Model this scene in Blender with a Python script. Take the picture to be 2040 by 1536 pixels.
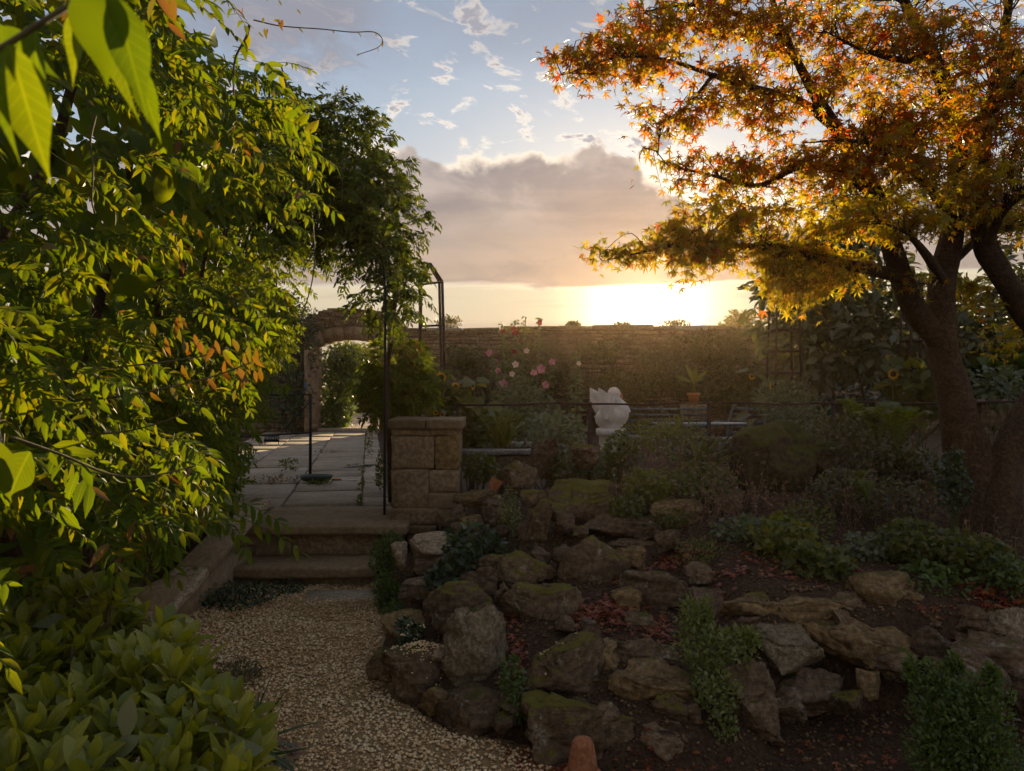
import bpy, bmesh, math, random
import numpy as np
from mathutils import Matrix, Vector

for _o in list(bpy.data.objects):
    bpy.data.objects.remove(_o)
SC = bpy.context.scene
COL = SC.collection
R = math.radians
rng = np.random.default_rng(7)
random.seed(7)

# ------------------------------------------------------------------ camera
CAMZ = 1.65
FPX = 1500.0           # focal length in photograph pixels (2040 wide)
cam_d = bpy.data.cameras.new('camera')
cam = bpy.data.objects.new('camera', cam_d)
COL.objects.link(cam)
cam.location = (0, 0, CAMZ)
cam.rotation_euler = (R(90), 0, 0)
cam_d.sensor_width = 36.0
cam_d.lens = 36.0 * FPX / 2040.0
cam_d.clip_start = 0.05
cam_d.clip_end = 3000
cam_d.dof.use_dof = True
cam_d.dof.focus_distance = 5.0
cam_d.dof.aperture_fstop = 9.0
SC.camera = cam

# ------------------------------------------------------------------ sky and sun
SUN_AZ = 10.2          # degrees to the right of straight ahead (+Y)
SUN_EL = 6.6
EXPOSURE = 1.15

class NT:
    """tiny helper for shader node maths"""
    def __init__(s, tree):
        s.t = tree
    def node(s, typ, **kw):
        n = s.t.nodes.new(typ)
        for k, v in kw.items():
            setattr(n, k, v)
        return n
    def put(s, sock, v):
        if isinstance(v, (int, float)):
            if sock.type in ('RGBA',):
                sock.default_value = (v, v, v, 1)
            elif sock.type == 'VECTOR':
                sock.default_value = (v, v, v)
            else:
                sock.default_value = v
        elif isinstance(v, (tuple, list)):
            if sock.type == 'RGBA' and len(v) == 3:
                v = (*v, 1)
            sock.default_value = v
        else:
            s.t.links.new(v, sock)
    def m(s, op, *a, clamp=False):
        n = s.node('ShaderNodeMath', operation=op, use_clamp=clamp)
        for i, v in enumerate(a):
            s.put(n.inputs[i], v)
        return n.outputs[0]
    def add(s, a, b): return s.m('ADD', a, b)
    def sub(s, a, b): return s.m('SUBTRACT', a, b)
    def mul(s, a, b): return s.m('MULTIPLY', a, b)
    def div(s, a, b): return s.m('DIVIDE', a, b)
    def smooth(s, x, e0, e1):
        n = s.node('ShaderNodeMapRange', interpolation_type='SMOOTHSTEP')
        s.put(n.inputs['Value'], x); s.put(n.inputs['From Min'], e0); s.put(n.inputs['From Max'], e1)
        return n.outputs['Result']
    def mix(s, f, a, b, blend='MIX'):
        n = s.node('ShaderNodeMix', data_type='RGBA', blend_type=blend, clamp_factor=True)
        s.put(n.inputs[0], f); s.put(n.inputs[6], a); s.put(n.inputs[7], b)
        return n.outputs[2]
    def noise(s, vec, scale, detail=4, rough=0.55, lac=2.0, dist=0.0, out=0):
        n = s.node('ShaderNodeTexNoise')
        s.put(n.inputs['Vector'], vec)
        n.inputs['Scale'].default_value = scale
        n.inputs['Detail'].default_value = detail
        n.inputs['Roughness'].default_value = rough
        n.inputs['Lacunarity'].default_value = lac
        n.inputs['Distortion'].default_value = dist
        return n.outputs[out]
    def ramp(s, f, stops, interp='LINEAR'):
        n = s.node('ShaderNodeValToRGB')
        cr = n.color_ramp
        cr.interpolation = interp
        while len(cr.elements) < len(stops):
            cr.elements.new(0.5)
        for e, (p, c) in zip(cr.elements, stops):
            e.position = p
            e.color = (*c, 1) if len(c) == 3 else c
        s.put(n.inputs[0], f)
        return n.outputs[0]
    def xyz(s, x, y, z):
        n = s.node('ShaderNodeCombineXYZ')
        for i, v in enumerate((x, y, z)):
            s.put(n.inputs[i], v)
        return n.outputs[0]
    def sep(s, v):
        n = s.node('ShaderNodeSeparateXYZ')
        s.put(n.inputs[0], v)
        return n.outputs

def build_world():
    w = bpy.data.worlds.new('World')
    SC.world = w
    w.use_nodes = True
    t = w.node_tree
    t.nodes.clear()
    N = NT(t)
    out = N.node('ShaderNodeOutputWorld')
    bg = N.node('ShaderNodeBackground')
    t.links.new(bg.outputs[0], out.inputs[0])
    sky = N.node('ShaderNodeTexSky', sky_type='NISHITA')
    sky.sun_disc = False
    sky.sun_elevation = R(SUN_EL)
    sky.sun_rotation = R(SUN_AZ)
    sky.air_density = 1.0
    sky.dust_density = 1.2
    sky.ozone_density = 1.5
    geo = N.node('ShaderNodeTexCoord')
    d = geo.outputs['Generated']
    x, y, z = N.sep(d)
    az = N.mul(N.m('ARCTAN2', x, y), 57.29578)
    el = N.mul(N.m('ARCSINE', z), 57.29578)
    sd = (math.sin(R(SUN_AZ)) * math.cos(R(5.9)), math.cos(R(SUN_AZ)) * math.cos(R(5.9)), math.sin(R(5.9)))
    dot = N.node('ShaderNodeVectorMath', operation='DOT_PRODUCT')
    N.put(dot.inputs[0], d); dot.inputs[1].default_value = sd
    ang = N.mul(N.m('ARCCOSINE', N.m('MINIMUM', dot.outputs['Value'], 0.99999)), 57.29578)
    # clear sky between the clouds: pale evening blue, paler towards the horizon
    base = N.mix(1.0, sky.outputs[0], (0.135, 0.135, 0.14), 'MULTIPLY')
    blue = N.mix(N.smooth(el, 8, 32), (0.37, 0.41, 0.45), (0.21, 0.32, 0.47))
    base = N.mix(0.72, base, blue)
    warp = N.xyz(N.mul(az, 0.06), N.mul(el, 0.11), 0.0)
    # scattered high clouds, cream where lit, mauve grey in their thicker parts
    n1 = N.noise(N.xyz(N.mul(N.add(az, N.mul(el, 0.5)), 0.075), N.mul(el, 0.16), 3.3), 3.0, 9, 0.62, dist=0.4)
    n1b = N.noise(N.xyz(N.mul(az, 0.075), N.mul(N.add(el, 0.7), 0.16), 3.3), 2.3, 9, 0.60, dist=0.5)
    m1 = N.smooth(n1, 0.525, 0.61)
    thick = N.smooth(n1, 0.57, 0.64)
    lit = N.mix(thick, (0.86, 0.76, 0.64), (0.34, 0.33, 0.37))
    base = N.mix(N.mul(m1, 0.92), base, lit)
    # soft grey sheet, high up
    n2 = N.noise(N.xyz(N.mul(az, 0.02), N.mul(el, 0.06), 9.1), 1.6, 4, 0.5)
    sheet = N.mul(N.smooth(n2, 0.42, 0.62), N.smooth(el, 19, 27))
    left = N.smooth(az, -4, -14)
    sheet = N.m('MAXIMUM', N.mul(sheet, 0.55), N.mul(N.mul(left, N.smooth(N.add(el, N.mul(N.sub(n1, 0.5), 14)), 20.0, 25)), 0.92))
    base = N.mix(sheet, base, (0.24, 0.24, 0.28))
    # the big bank: ragged, cauliflower top, flat base at 7.3 degrees
    n3 = N.noise(N.xyz(N.mul(az, 0.085), N.mul(el, 0.10), 1.7), 2.1, 8, 0.60, dist=0.25)
    n3l = N.noise(N.xyz(N.mul(az, 0.05), 4.0, 0.4), 1.3, 2, 0.5)
    prof = N.ramp(N.m('MULTIPLY_ADD', az, 1 / 120.0, 0.5),
                  [(0.0, (0.62,) * 3), (0.2, (0.55,) * 3), (0.39, (0.69,) * 3), (0.42, (0.735,) * 3), (0.437, (0.72,) * 3), (0.455, (0.66,) * 3),
                   (0.47, (0.69,) * 3), (0.50, (0.70,) * 3), (0.555, (0.715,) * 3), (0.578, (0.66,) * 3), (0.60, (0.52,) * 3), (0.66, (0.46,) * 3), (0.8, (0.6,) * 3), (1.0, (0.58,) * 3)])
    top = N.add(N.mul(prof, 25.0), N.add(N.mul(N.sub(n3, 0.5), 8.0), 0.0))
    hgt = N.sub(top, el)                      # positive inside the bank
    edge = N.smooth(hgt, -0.25, 0.35)
    n4 = N.noise(N.xyz(N.mul(az, 0.05), N.mul(el, 0.5), 7.7), 1.6, 5, 0.55)
    bot = N.add(7.35, N.mul(N.sub(n4, 0.5), 1.6))
    low = N.smooth(N.sub(el, bot), -0.12, 0.35)
    bank = N.mul(edge, low)
    rimn = N.smooth(N.noise(N.xyz(N.mul(az, 0.12), N.mul(el, 0.1), 5.0), 2.2, 3, 0.5), 0.40, 0.56)
    bcol = N.mix(N.smooth(el, 7, 16.5), (0.38, 0.305, 0.245), (0.275, 0.25, 0.255))
    bcol = N.mix(N.mul(N.smooth(n3, 0.35, 0.7), 0.40), bcol, (0.225, 0.20, 0.20))
    streak = N.noise(N.xyz(N.mul(az, 0.03), N.mul(el, 0.42), 2.2), 2.0, 4, 0.5)
    bcol = N.mix(N.mul(N.smooth(streak, 0.42, 0.68), 0.38), bcol, (0.46, 0.37, 0.30))
    n6 = N.noise(N.xyz(N.mul(az, 0.075), N.mul(el, 0.17), 21.5), 1.7, 7, 0.6, dist=0.4)
    puff = N.mul(N.smooth(n6, 0.46, 0.62), N.smooth(el, 9.5, 14.5))
    bcol = N.mix(N.mul(puff, 0.50), bcol, (0.50, 0.43, 0.385))
    bcol = N.mix(N.mul(N.smooth(n6, 0.47, 0.34), 0.40), bcol, (0.20, 0.185, 0.20))
    rim = N.mul(N.smooth(hgt, 1.5, 0.1), rimn)
    bcol = N.mix(N.mul(rim, 0.85), bcol, (0.92, 0.80, 0.65))
    # warm forward-lit cloud around the low sun
    warm = N.m('EXPONENT', N.mul(ang, -1 / 6.0))
    bcol = N.mix(N.mul(warm, 0.62), bcol, (0.80, 0.47, 0.22))
    base = N.mix(bank, base, bcol)
    # the clear strip under the bank
    strip = N.mul(N.sub(1.0, low), N.smooth(el, -3, -0.5))
    scol = N.mix(N.smooth(el, 0, 8), (0.40, 0.32, 0.23), (0.56, 0.49, 0.35))
    sn = N.noise(N.xyz(N.mul(az, 0.03), N.mul(el, 0.6), 12.2), 1.7, 4, 0.5)
    scol = N.mix(N.mul(N.smooth(sn, 0.5, 0.7), 0.5), scol, (0.36, 0.29, 0.24))
    base = N.mix(strip, base, scol)
    # the sun behind thin air: burnt-out core and its glow
    core = N.m('EXPONENT', N.mul(N.m('POWER', N.div(ang, 3.6), 2.0), -1.0))
    halo = N.m('EXPONENT', N.mul(ang, -1 / 3.2))
    g = N.add(N.mul(core, 2.4), N.mul(halo, 0.6))
    g = N.mul(g, N.add(0.10, N.mul(N.sub(1.0, bank), 0.90)))
    glow = N.mix(1.0, (1.0, 0.80, 0.45), N.xyz(g, g, g), 'MULTIPLY')
    base = N.mix(1.0, base, glow, 'ADD')
    # below the horizon: dim earth
    base = N.mix(N.smooth(el, -0.5, -2.5), base, (0.08, 0.07, 0.05))
    t.links.new(base, bg.inputs[0])
    bg.inputs[1].default_value = 0.60
    w.cycles.sampling_method = 'MANUAL'
    w.cycles.sample_map_resolution = 1024

build_world()

sun_d = bpy.data.lights.new('sun', 'SUN')
sun_d.energy = 5.0
sun_d.angle = R(0.6)
sun_d.color = (1.0, 0.76, 0.42)
sun = bpy.data.objects.new('sun', sun_d)
COL.objects.link(sun)
sun.location = (5, 30, 8)
_sd = Vector((math.sin(R(SUN_AZ)) * math.cos(R(SUN_EL)), math.cos(R(SUN_AZ)) * math.cos(R(SUN_EL)), math.sin(R(SUN_EL))))
sun.rotation_euler = _sd.to_track_quat('Z', 'Y').to_euler()

vs = SC.view_settings
vs.view_transform = 'Standard'
vs.look = 'None'
vs.exposure = EXPOSURE
vs.gamma = 1.0
vs.use_curve_mapping = False
SC.render.engine = 'CYCLES'
cy = SC.cycles
cy.use_denoising = True
cy.max_bounces = 6
cy.diffuse_bounces = 3
cy.glossy_bounces = 2
cy.transmission_bounces = 4
cy.transparent_max_bounces = 8
cy.volume_bounces = 0
cy.sample_clamp_indirect = 4.0
cy.caustics_reflective = False
cy.caustics_refractive = False

# ------------------------------------------------------------------ helpers
def at(px, py, d):
    """world point seen at photograph pixel (px, py) at depth d"""
    return np.array([(px - 1020) / FPX * d, d, CAMZ - (py - 768) / FPX * d])

def on(px, py, z):
    """where the line of sight through the pixel meets height z"""
    d = (CAMZ - z) * FPX / (py - 768)
    return np.array([(px - 1020) / FPX * d, d, z])

def nrm(v):
    v = np.asarray(v, float)
    return v / np.maximum(np.linalg.norm(v, axis=-1, keepdims=True), 1e-9)

def _hash(i, j, k, s):
    n = (i * 374761393 + j * 668265263 + k * 2147483647 + s * 974711) & 0xffffffff
    n = ((n ^ (n >> 13)) * 1274126177) & 0xffffffff
    n = (n ^ (n >> 16)) & 0xffffffff
    return n / 4294967295.0

def vnoise(P, s=0):
    P = np.asarray(P, float)
    I = np.floor(P).astype(np.int64)
    F = P - I
    F = F * F * (3 - 2 * F)
    r = 0
    for a in (0, 1):
        wa = F[:, 0] if a else 1 - F[:, 0]
        for b in (0, 1):
            wb = F[:, 1] if b else 1 - F[:, 1]
            for c in (0, 1):
                wc = F[:, 2] if c else 1 - F[:, 2]
                r = r + wa * wb * wc * _hash(I[:, 0] + a, I[:, 1] + b, I[:, 2] + c, s)
    return r * 2 - 1

def fbm(P, s=0, o=4, g=0.5):
    r, a = 0, 1.0
    for k in range(o):
        r = r + a * vnoise(P * (2.03 ** k), s + k * 17)
        a *= g
    return r

def mesh(name, V, F, mats, smooth=False, midx=None):
    """V (n,3); F a list of int arrays (m,k), one array for each polygon size"""
    me = bpy.data.meshes.new(name)
    V = np.ascontiguousarray(V, np.float32)
    if isinstance(F, np.ndarray):
        F = [F]
    F = [np.asarray(f, np.int32) for f in F if len(f)]
    me.vertices.add(len(V))
    me.vertices.foreach_set('co', V.ravel())
    loops = np.concatenate([f.ravel() for f in F])
    sizes = np.concatenate([np.full(len(f), f.shape[1], np.int32) for f in F])
    starts = np.concatenate([[0], np.cumsum(sizes)[:-1]]).astype(np.int32)
    me.loops.add(len(loops))
    me.loops.foreach_set('vertex_index', loops)
    me.polygons.add(len(sizes))
    me.polygons.foreach_set('loop_start', starts)
    if midx is not None:
        me.polygons.foreach_set('material_index', np.asarray(midx, np.int32))
    for m in (mats if isinstance(mats, (list, tuple)) else [mats]):
        me.materials.append(m)
    me.update(calc_edges=True)
    if smooth:
        me.shade_smooth()
    return me

def tag(o, label=None, cat=None, group=None, kind=None):
    if label: o['label'] = label
    if cat: o['category'] = cat
    if group: o['group'] = group
    if kind: o['kind'] = kind
    return o

def thing(name, loc, label, cat, group=None):
    o = bpy.data.objects.new(name, None)
    o.empty_display_size = 0.1
    COL.objects.link(o)
    o.location = [float(v) for v in loc]
    return tag(o, label, cat, group)

def root_loc(p):
    while p.parent is not None:
        p = p.parent
    return np.array(p.location)

def part(name, V, F, mat, parent=None, smooth=False, kind=None):
    """a mesh given in world coordinates, as part of parent (or on its own)"""
    V = np.asarray(V, float)
    if parent is not None:
        V = V - root_loc(parent)
    o = bpy.data.objects.new(name, mesh(name, V, F, mat, smooth))
    COL.objects.link(o)
    if parent is not None:
        o.parent = parent
    if kind: o['kind'] = kind
    return o

def solo(name, V, F, mat, label, cat, group=None, smooth=False):
    V = np.asarray(V, float)
    c = np.array([V[:, 0].mean(), V[:, 1].mean(), V[:, 2].min()])
    o = bpy.data.objects.new(name, mesh(name, V - c, F, mat, smooth))
    o.location = c
    COL.objects.link(o)
    return tag(o, label, cat, group)

def join(*vf):
    Vs, Fs, n = [], [], 0
    for V, F in vf:
        V = np.asarray(V, float)
        Vs.append(V)
        for f in (F if isinstance(F, list) else [F]):
            Fs.append(np.asarray(f) + n)
        n += len(V)
    return np.concatenate(Vs), Fs

BOXF = np.array([[0, 3, 2, 1], [4, 5, 6, 7], [0, 1, 5, 4], [1, 2, 6, 5], [2, 3, 7, 6], [3, 0, 4, 7]])
def box(c, s, rz=0.0, jit=0.0, r=None):
    s = np.asarray(s, float) / 2
    V = np.array([[-1, -1, -1], [1, -1, -1], [1, 1, -1], [-1, 1, -1], [-1, -1, 1], [1, -1, 1], [1, 1, 1], [-1, 1, 1]], float) * s
    if jit:
        V = V + (r or rng).uniform(-jit, jit, V.shape)
    a, b = math.cos(rz), math.sin(rz)
    V = np.stack([V[:, 0] * a - V[:, 1] * b, V[:, 0] * b + V[:, 1] * a, V[:, 2]], 1)
    return V + np.asarray(c, float), BOXF

def bevbox(c, s, bev=0.01, rz=0.0, jit=0.0, rough=0.0, sub=0, seed=0):
    """box with chamfered, slightly worn edges"""
    bm = bmesh.new()
    bmesh.ops.create_cube(bm, size=1.0)
    for v in bm.verts:
        v.co = Vector((v.co.x * s[0], v.co.y * s[1], v.co.z * s[2])) + Vector(rng.uniform(-jit, jit, 3))
    bmesh.ops.bevel(bm, geom=bm.edges[:], offset=min(bev, min(s) * 0.35), segments=1, affect='EDGES')
    if sub:
        bmesh.ops.subdivide_edges(bm, edges=bm.edges[:], cuts=sub, use_grid_fill=True)
    V = np.array([v.co[:] for v in bm.verts])
    bm.verts.index_update()
    by = {}
    for f in bm.faces:
        by.setdefault(len(f.verts), []).append([v.index for v in f.verts])
    bm.free()
    F = [np.array(x) for x in by.values()]
    if rough:
        P = V * 7 + seed * 13.7
        V = V + np.stack([fbm(P, 1, 3), fbm(P, 2, 3), fbm(P, 3, 3)], 1) * rough
    a, b = math.cos(rz), math.sin(rz)
    V = np.stack([V[:, 0] * a - V[:, 1] * b, V[:, 0] * b + V[:, 1] * a, V[:, 2]], 1)
    return V + np.asarray(c, float), F

def tube(P, rad, n=8, cap=True, lump=0.0, seed=0):
    P = np.asarray(P, float)
    m = len(P)
    rad = np.full(m, rad) if np.isscalar(rad) else np.asarray(rad, float)
    T = nrm(np.gradient(P, axis=0))
    u = np.cross(T[0], [0, 0, 1.0])
    if np.linalg.norm(u) < 1e-3:
        u = np.array([1.0, 0, 0])
    u = nrm(u)
    V = []
    ang = np.linspace(0, 2 * np.pi, n, endpoint=False)
    for i in range(m):
        u = nrm(u - T[i] * np.dot(u, T[i]))
        w = np.cross(T[i], u)
        ring = np.cos(ang)[:, None] * u + np.sin(ang)[:, None] * w
        r = rad[i]
        if lump:
            r = r * (1 + lump * fbm(ring * 1.1 + P[i] * 2.5, seed, 3))[:, None]
        V.append(P[i] + ring * r)
    V = np.concatenate(V)
    i = np.arange(m - 1)[:, None] * n
    j = np.arange(n)[None]
    k = (j + 1) % n
    F = np.stack([i + j, i + k, i + n + k, i + n + j], -1).reshape(-1, 4)
    out = [F]
    if cap:
        out += [np.arange(n)[::-1][None], (np.arange(n) + (m - 1) * n)[None]]
    return V, out

def spline(pts, n=24):
    """Catmull-Rom through pts (any columns)"""
    P = np.asarray(pts, float)
    P = np.vstack([2 * P[0] - P[1], P, 2 * P[-1] - P[-2]])
    m = len(P) - 3
    t = np.linspace(0, m - 1e-6, n)
    i = t.astype(int)
    f = (t - i)[:, None]
    a, b, c, d = P[i], P[i + 1], P[i + 2], P[i + 3]
    return 0.5 * (2 * b + (c - a) * f + (2 * a - 5 * b + 4 * c - d) * f ** 2 + (3 * b - a - 3 * c + d) * f ** 3)

def lathe(prof, c, n=20, flute=0.0, nf=12):
    prof = np.asarray(prof, float)
    a = np.linspace(0, 2 * np.pi, n, endpoint=False)
    V = []
    for r, z in prof:
        rr = r * (1 + flute * np.cos(a * nf))
        V.append(np.stack([rr * np.cos(a), rr * np.sin(a), np.full(n, z)], 1))
    V = np.concatenate(V) + np.asarray(c, float)
    m = len(prof)
    i = np.arange(m - 1)[:, None] * n
    j = np.arange(n)[None]
    k = (j + 1) % n
    F = np.stack([i + j, i + k, i + n + k, i + n + j], -1).reshape(-1, 4)
    return V, [F, np.arange(n)[::-1][None], (np.arange(n) + (m - 1) * n)[None]]

# ---- leaves: base mesh with length along +Y, width along X, face +Z, unit length
def leaf_shape(prof, fold=0.25, droop=0.25, teeth=0.0):
    """prof: half widths from base to tip; two rows of quads either side of a sunken midrib"""
    m = len(prof)
    t = np.linspace(0, 1, m)
    z = -droop * t ** 2
    V, Fq = [], []
    for i in range(m):
        w = prof[i]
        V += [[-w, t[i], z[i] + fold * w], [0, t[i], z[i]], [w, t[i], z[i] + fold * w]]
    for i in range(m - 1):
        a = 3 * i
        Fq += [[a, a + 1, a + 4, a + 3], [a + 1, a + 2, a + 5, a + 4]]
    return np.array(V, float), [np.array(Fq)]

def maple_leaf(lobes=7, spread=2.35, inner=0.30, droop=0.25, slim=0.10):
    """palmate leaf with pointed lobes; petiole at the origin, middle lobe along +Y"""
    angs = np.linspace(-spread, spread, lobes)
    ln = 1 - 0.45 * (np.abs(angs) / spread) ** 1.5
    V = [[0, 0, 0]]
    F3 = []
    idx = []
    for k, (a, l) in enumerate(zip(angs, ln)):
        dr = np.array([math.sin(a), math.cos(a)])
        pr = np.array([dr[1], -dr[0]])
        for f, w in ((0.55, -slim), (1.0, 0.0), (0.55, slim)):
            p = dr * l * f + pr * w * l * (1 if w else 0)
            V.append([p[0], p[1], -droop * (l * f) ** 2 + (0.03 if w == 0 else 0.0)])
        idx.append(len(V) - 3)
    notch = []
    for k in range(lobes - 1):
        a = (angs[k] + angs[k + 1]) / 2
        V.append([math.sin(a) * inner, math.cos(a) * inner, -droop * inner ** 2])
        notch.append(len(V) - 1)
    for k in range(lobes):
        b = idx[k]
        l = notch[k - 1] if k > 0 else 0
        r = notch[k] if k < lobes - 1 else 0
        F3 += [[b, b + 1, b + 2]]
        if l: F3 += [[0, l, b]]
        F3 += [[0, b, b + 2]]
        if r: F3 += [[0, b + 2, r]]
    V = np.array(V, float)
    return V, [np.array(F3)]

def frames(axis, up):
    Y = nrm(axis)
    X = nrm(np.cross(Y, up))
    Z = np.cross(X, Y)
    return np.stack([X, Y, Z], -1)            # columns

def inst(base, M, T):
    V, F = base
    n, v = len(T), len(V)
    W = np.einsum('nij,vj->nvi', M, V) + T[:, None, :]
    off = (np.arange(n) * v)[:, None, None]
    return W.reshape(-1, 3), [(f[None] + off).reshape(-1, f.shape[1]) for f in F]

def foliage(root, bases, mat, M, T, n_ind=0, name='leaf', rest='foliage', smooth=True, mat_ind=None):
    """n_ind leaves that show largest become objects of their own, the others one mesh"""
    n = len(T)
    sc = np.linalg.norm(M[:, :, 1], axis=1)
    d = T[:, 1]
    px = 1020 + T[:, 0] / np.maximum(d, .05) * FPX
    py = 768 - (T[:, 2] - CAMZ) / np.maximum(d, .05) * FPX
    vis = (d > 0.05) & (px > -20) & (px < 2060) & (py > -20) & (py < 1556)
    key = np.where(vis, sc / np.maximum(d, .05), -1)
    order = np.argsort(-key)
    ind = [i for i in order[:n_ind] if key[i] > 0]
    loc = root_loc(root)
    if ind:
        shared = [mesh(name, b[0], b[1], mat_ind or mat, smooth) for b in bases]
        for i in ind:
            o = bpy.data.objects.new(name, shared[i % len(bases)])
            m4 = np.eye(4)
            m4[:3, :3] = M[i]
            m4[:3, 3] = T[i] - loc
            o.matrix_local = Matrix(m4.tolist())
            o.parent = root
            o.matrix_parent_inverse = Matrix.Identity(4)
            COL.objects.link(o)
    keep = np.ones(n, bool)
    keep[ind] = False
    idx = np.nonzero(keep)[0]
    if len(idx):
        vf = [inst(b, M[idx[k::len(bases)]], T[idx[k::len(bases)]]) for k, b in enumerate(bases) if len(idx[k::len(bases)])]
        V, F = join(*vf)
        o = part(rest, V, F, mat, root, smooth, kind='stuff')

def rand_dirs(n, zmin=-1, zmax=1, r=None):
    r = r or rng
    z = r.uniform(zmin, zmax, n)
    a = r.uniform(0, 2 * np.pi, n)
    q = np.sqrt(np.maximum(0, 1 - z * z))
    return np.stack([q * np.cos(a), q * np.sin(a), z], 1)

# ------------------------------------------------------------------ materials
MATS = {}
def newmat(name):
    m = bpy.data.materials.new(name)
    m.use_nodes = True
    t = m.node_tree
    t.nodes.clear()
    N = NT(t)
    out = N.node('ShaderNodeOutputMaterial')
    MATS[name] = m
    return m, t, N, out

def pbsdf(N, col, rough=0.7, spec=0.3, metal=0.0, bump=None, bstr=0.3, bdist=0.01):
    p = N.node('ShaderNodeBsdfPrincipled')
    N.put(p.inputs['Base Color'], col)
    N.put(p.inputs['Roughness'], rough)
    N.put(p.inputs['Metallic'], metal)
    p.inputs['Specular IOR Level'].default_value = spec
    if bump is not None:
        b = N.node('ShaderNodeBump')
        b.inputs['Strength'].default_value = bstr
        b.inputs['Distance'].default_value = bdist
        N.put(b.inputs['Height'], bump)
        N.t.links.new(b.outputs[0], p.inputs['Normal'])
    return p

def leafmat(name, cols, trans=0.45, tcol=(1.5, 1.45, 0.4), rough=0.42, spec=0.35, veins=0.0):
    """leaf: colour varies from leaf to leaf, light shines through"""
    m, t, N, out = newmat(name)
    g = N.node('ShaderNodeNewGeometry')
    oi = N.node('ShaderNodeObjectInfo')
    f = N.m('FRACT', N.add(N.mul(g.outputs['Random Per Island'], 1.0), N.mul(oi.outputs['Random'], 3.7)))
    k = len(cols)
    c = N.ramp(f, [((i + 0.5) / k, x) for i, x in enumerate(cols)])
    nz = N.noise(g.outputs['Position'], 40, 2)
    c = N.mix(N.mul(nz, 0.5), c, (0.5, 0.5, 0.5), 'MULTIPLY')
    hb = None
    if veins:
        tc = N.node('ShaderNodeTexCoord')
        vx, vy, vz = N.sep(tc.outputs['Object'])
        ax = N.m('ABSOLUTE', vx)
        rib = N.smooth(ax, 0.016, 0.004)
        side = N.smooth(N.m('SINE', N.mul(N.sub(vy, N.mul(ax, 1.1)), 62.0)), 0.80, 1.0)
        vn = N.m('MAXIMUM', rib, N.mul(side, 0.55))
        c = N.mix(N.mul(vn, veins), c, N.mix(1.0, c, (1.9, 1.7, 1.8), 'MULTIPLY'))
        blot = N.noise(tc.outputs['Object'], 5.0, 4, 0.6)
        c = N.mix(N.mul(N.smooth(blot, 0.5, 0.75), 0.45), c, N.mix(1.0, c, (1.45, 1.15, 0.6), 'MULTIPLY'))
        hb = N.mul(vn, -1.0)
    p = pbsdf(N, c, rough, spec, bump=hb, bstr=0.35, bdist=0.02) if veins else pbsdf(N, c, rough, spec)
    tr = N.node('ShaderNodeBsdfTranslucent')
    N.put(tr.inputs[0], N.mix(1.0, c, tcol, 'MULTIPLY'))
    ms = N.node('ShaderNodeMixShader')
    ms.inputs[0].default_value = trans
    t.links.new(p.outputs[0], ms.inputs[1])
    t.links.new(tr.outputs[0], ms.inputs[2])
    t.links.new(ms.outputs[0], out.inputs[0])
    return m

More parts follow.
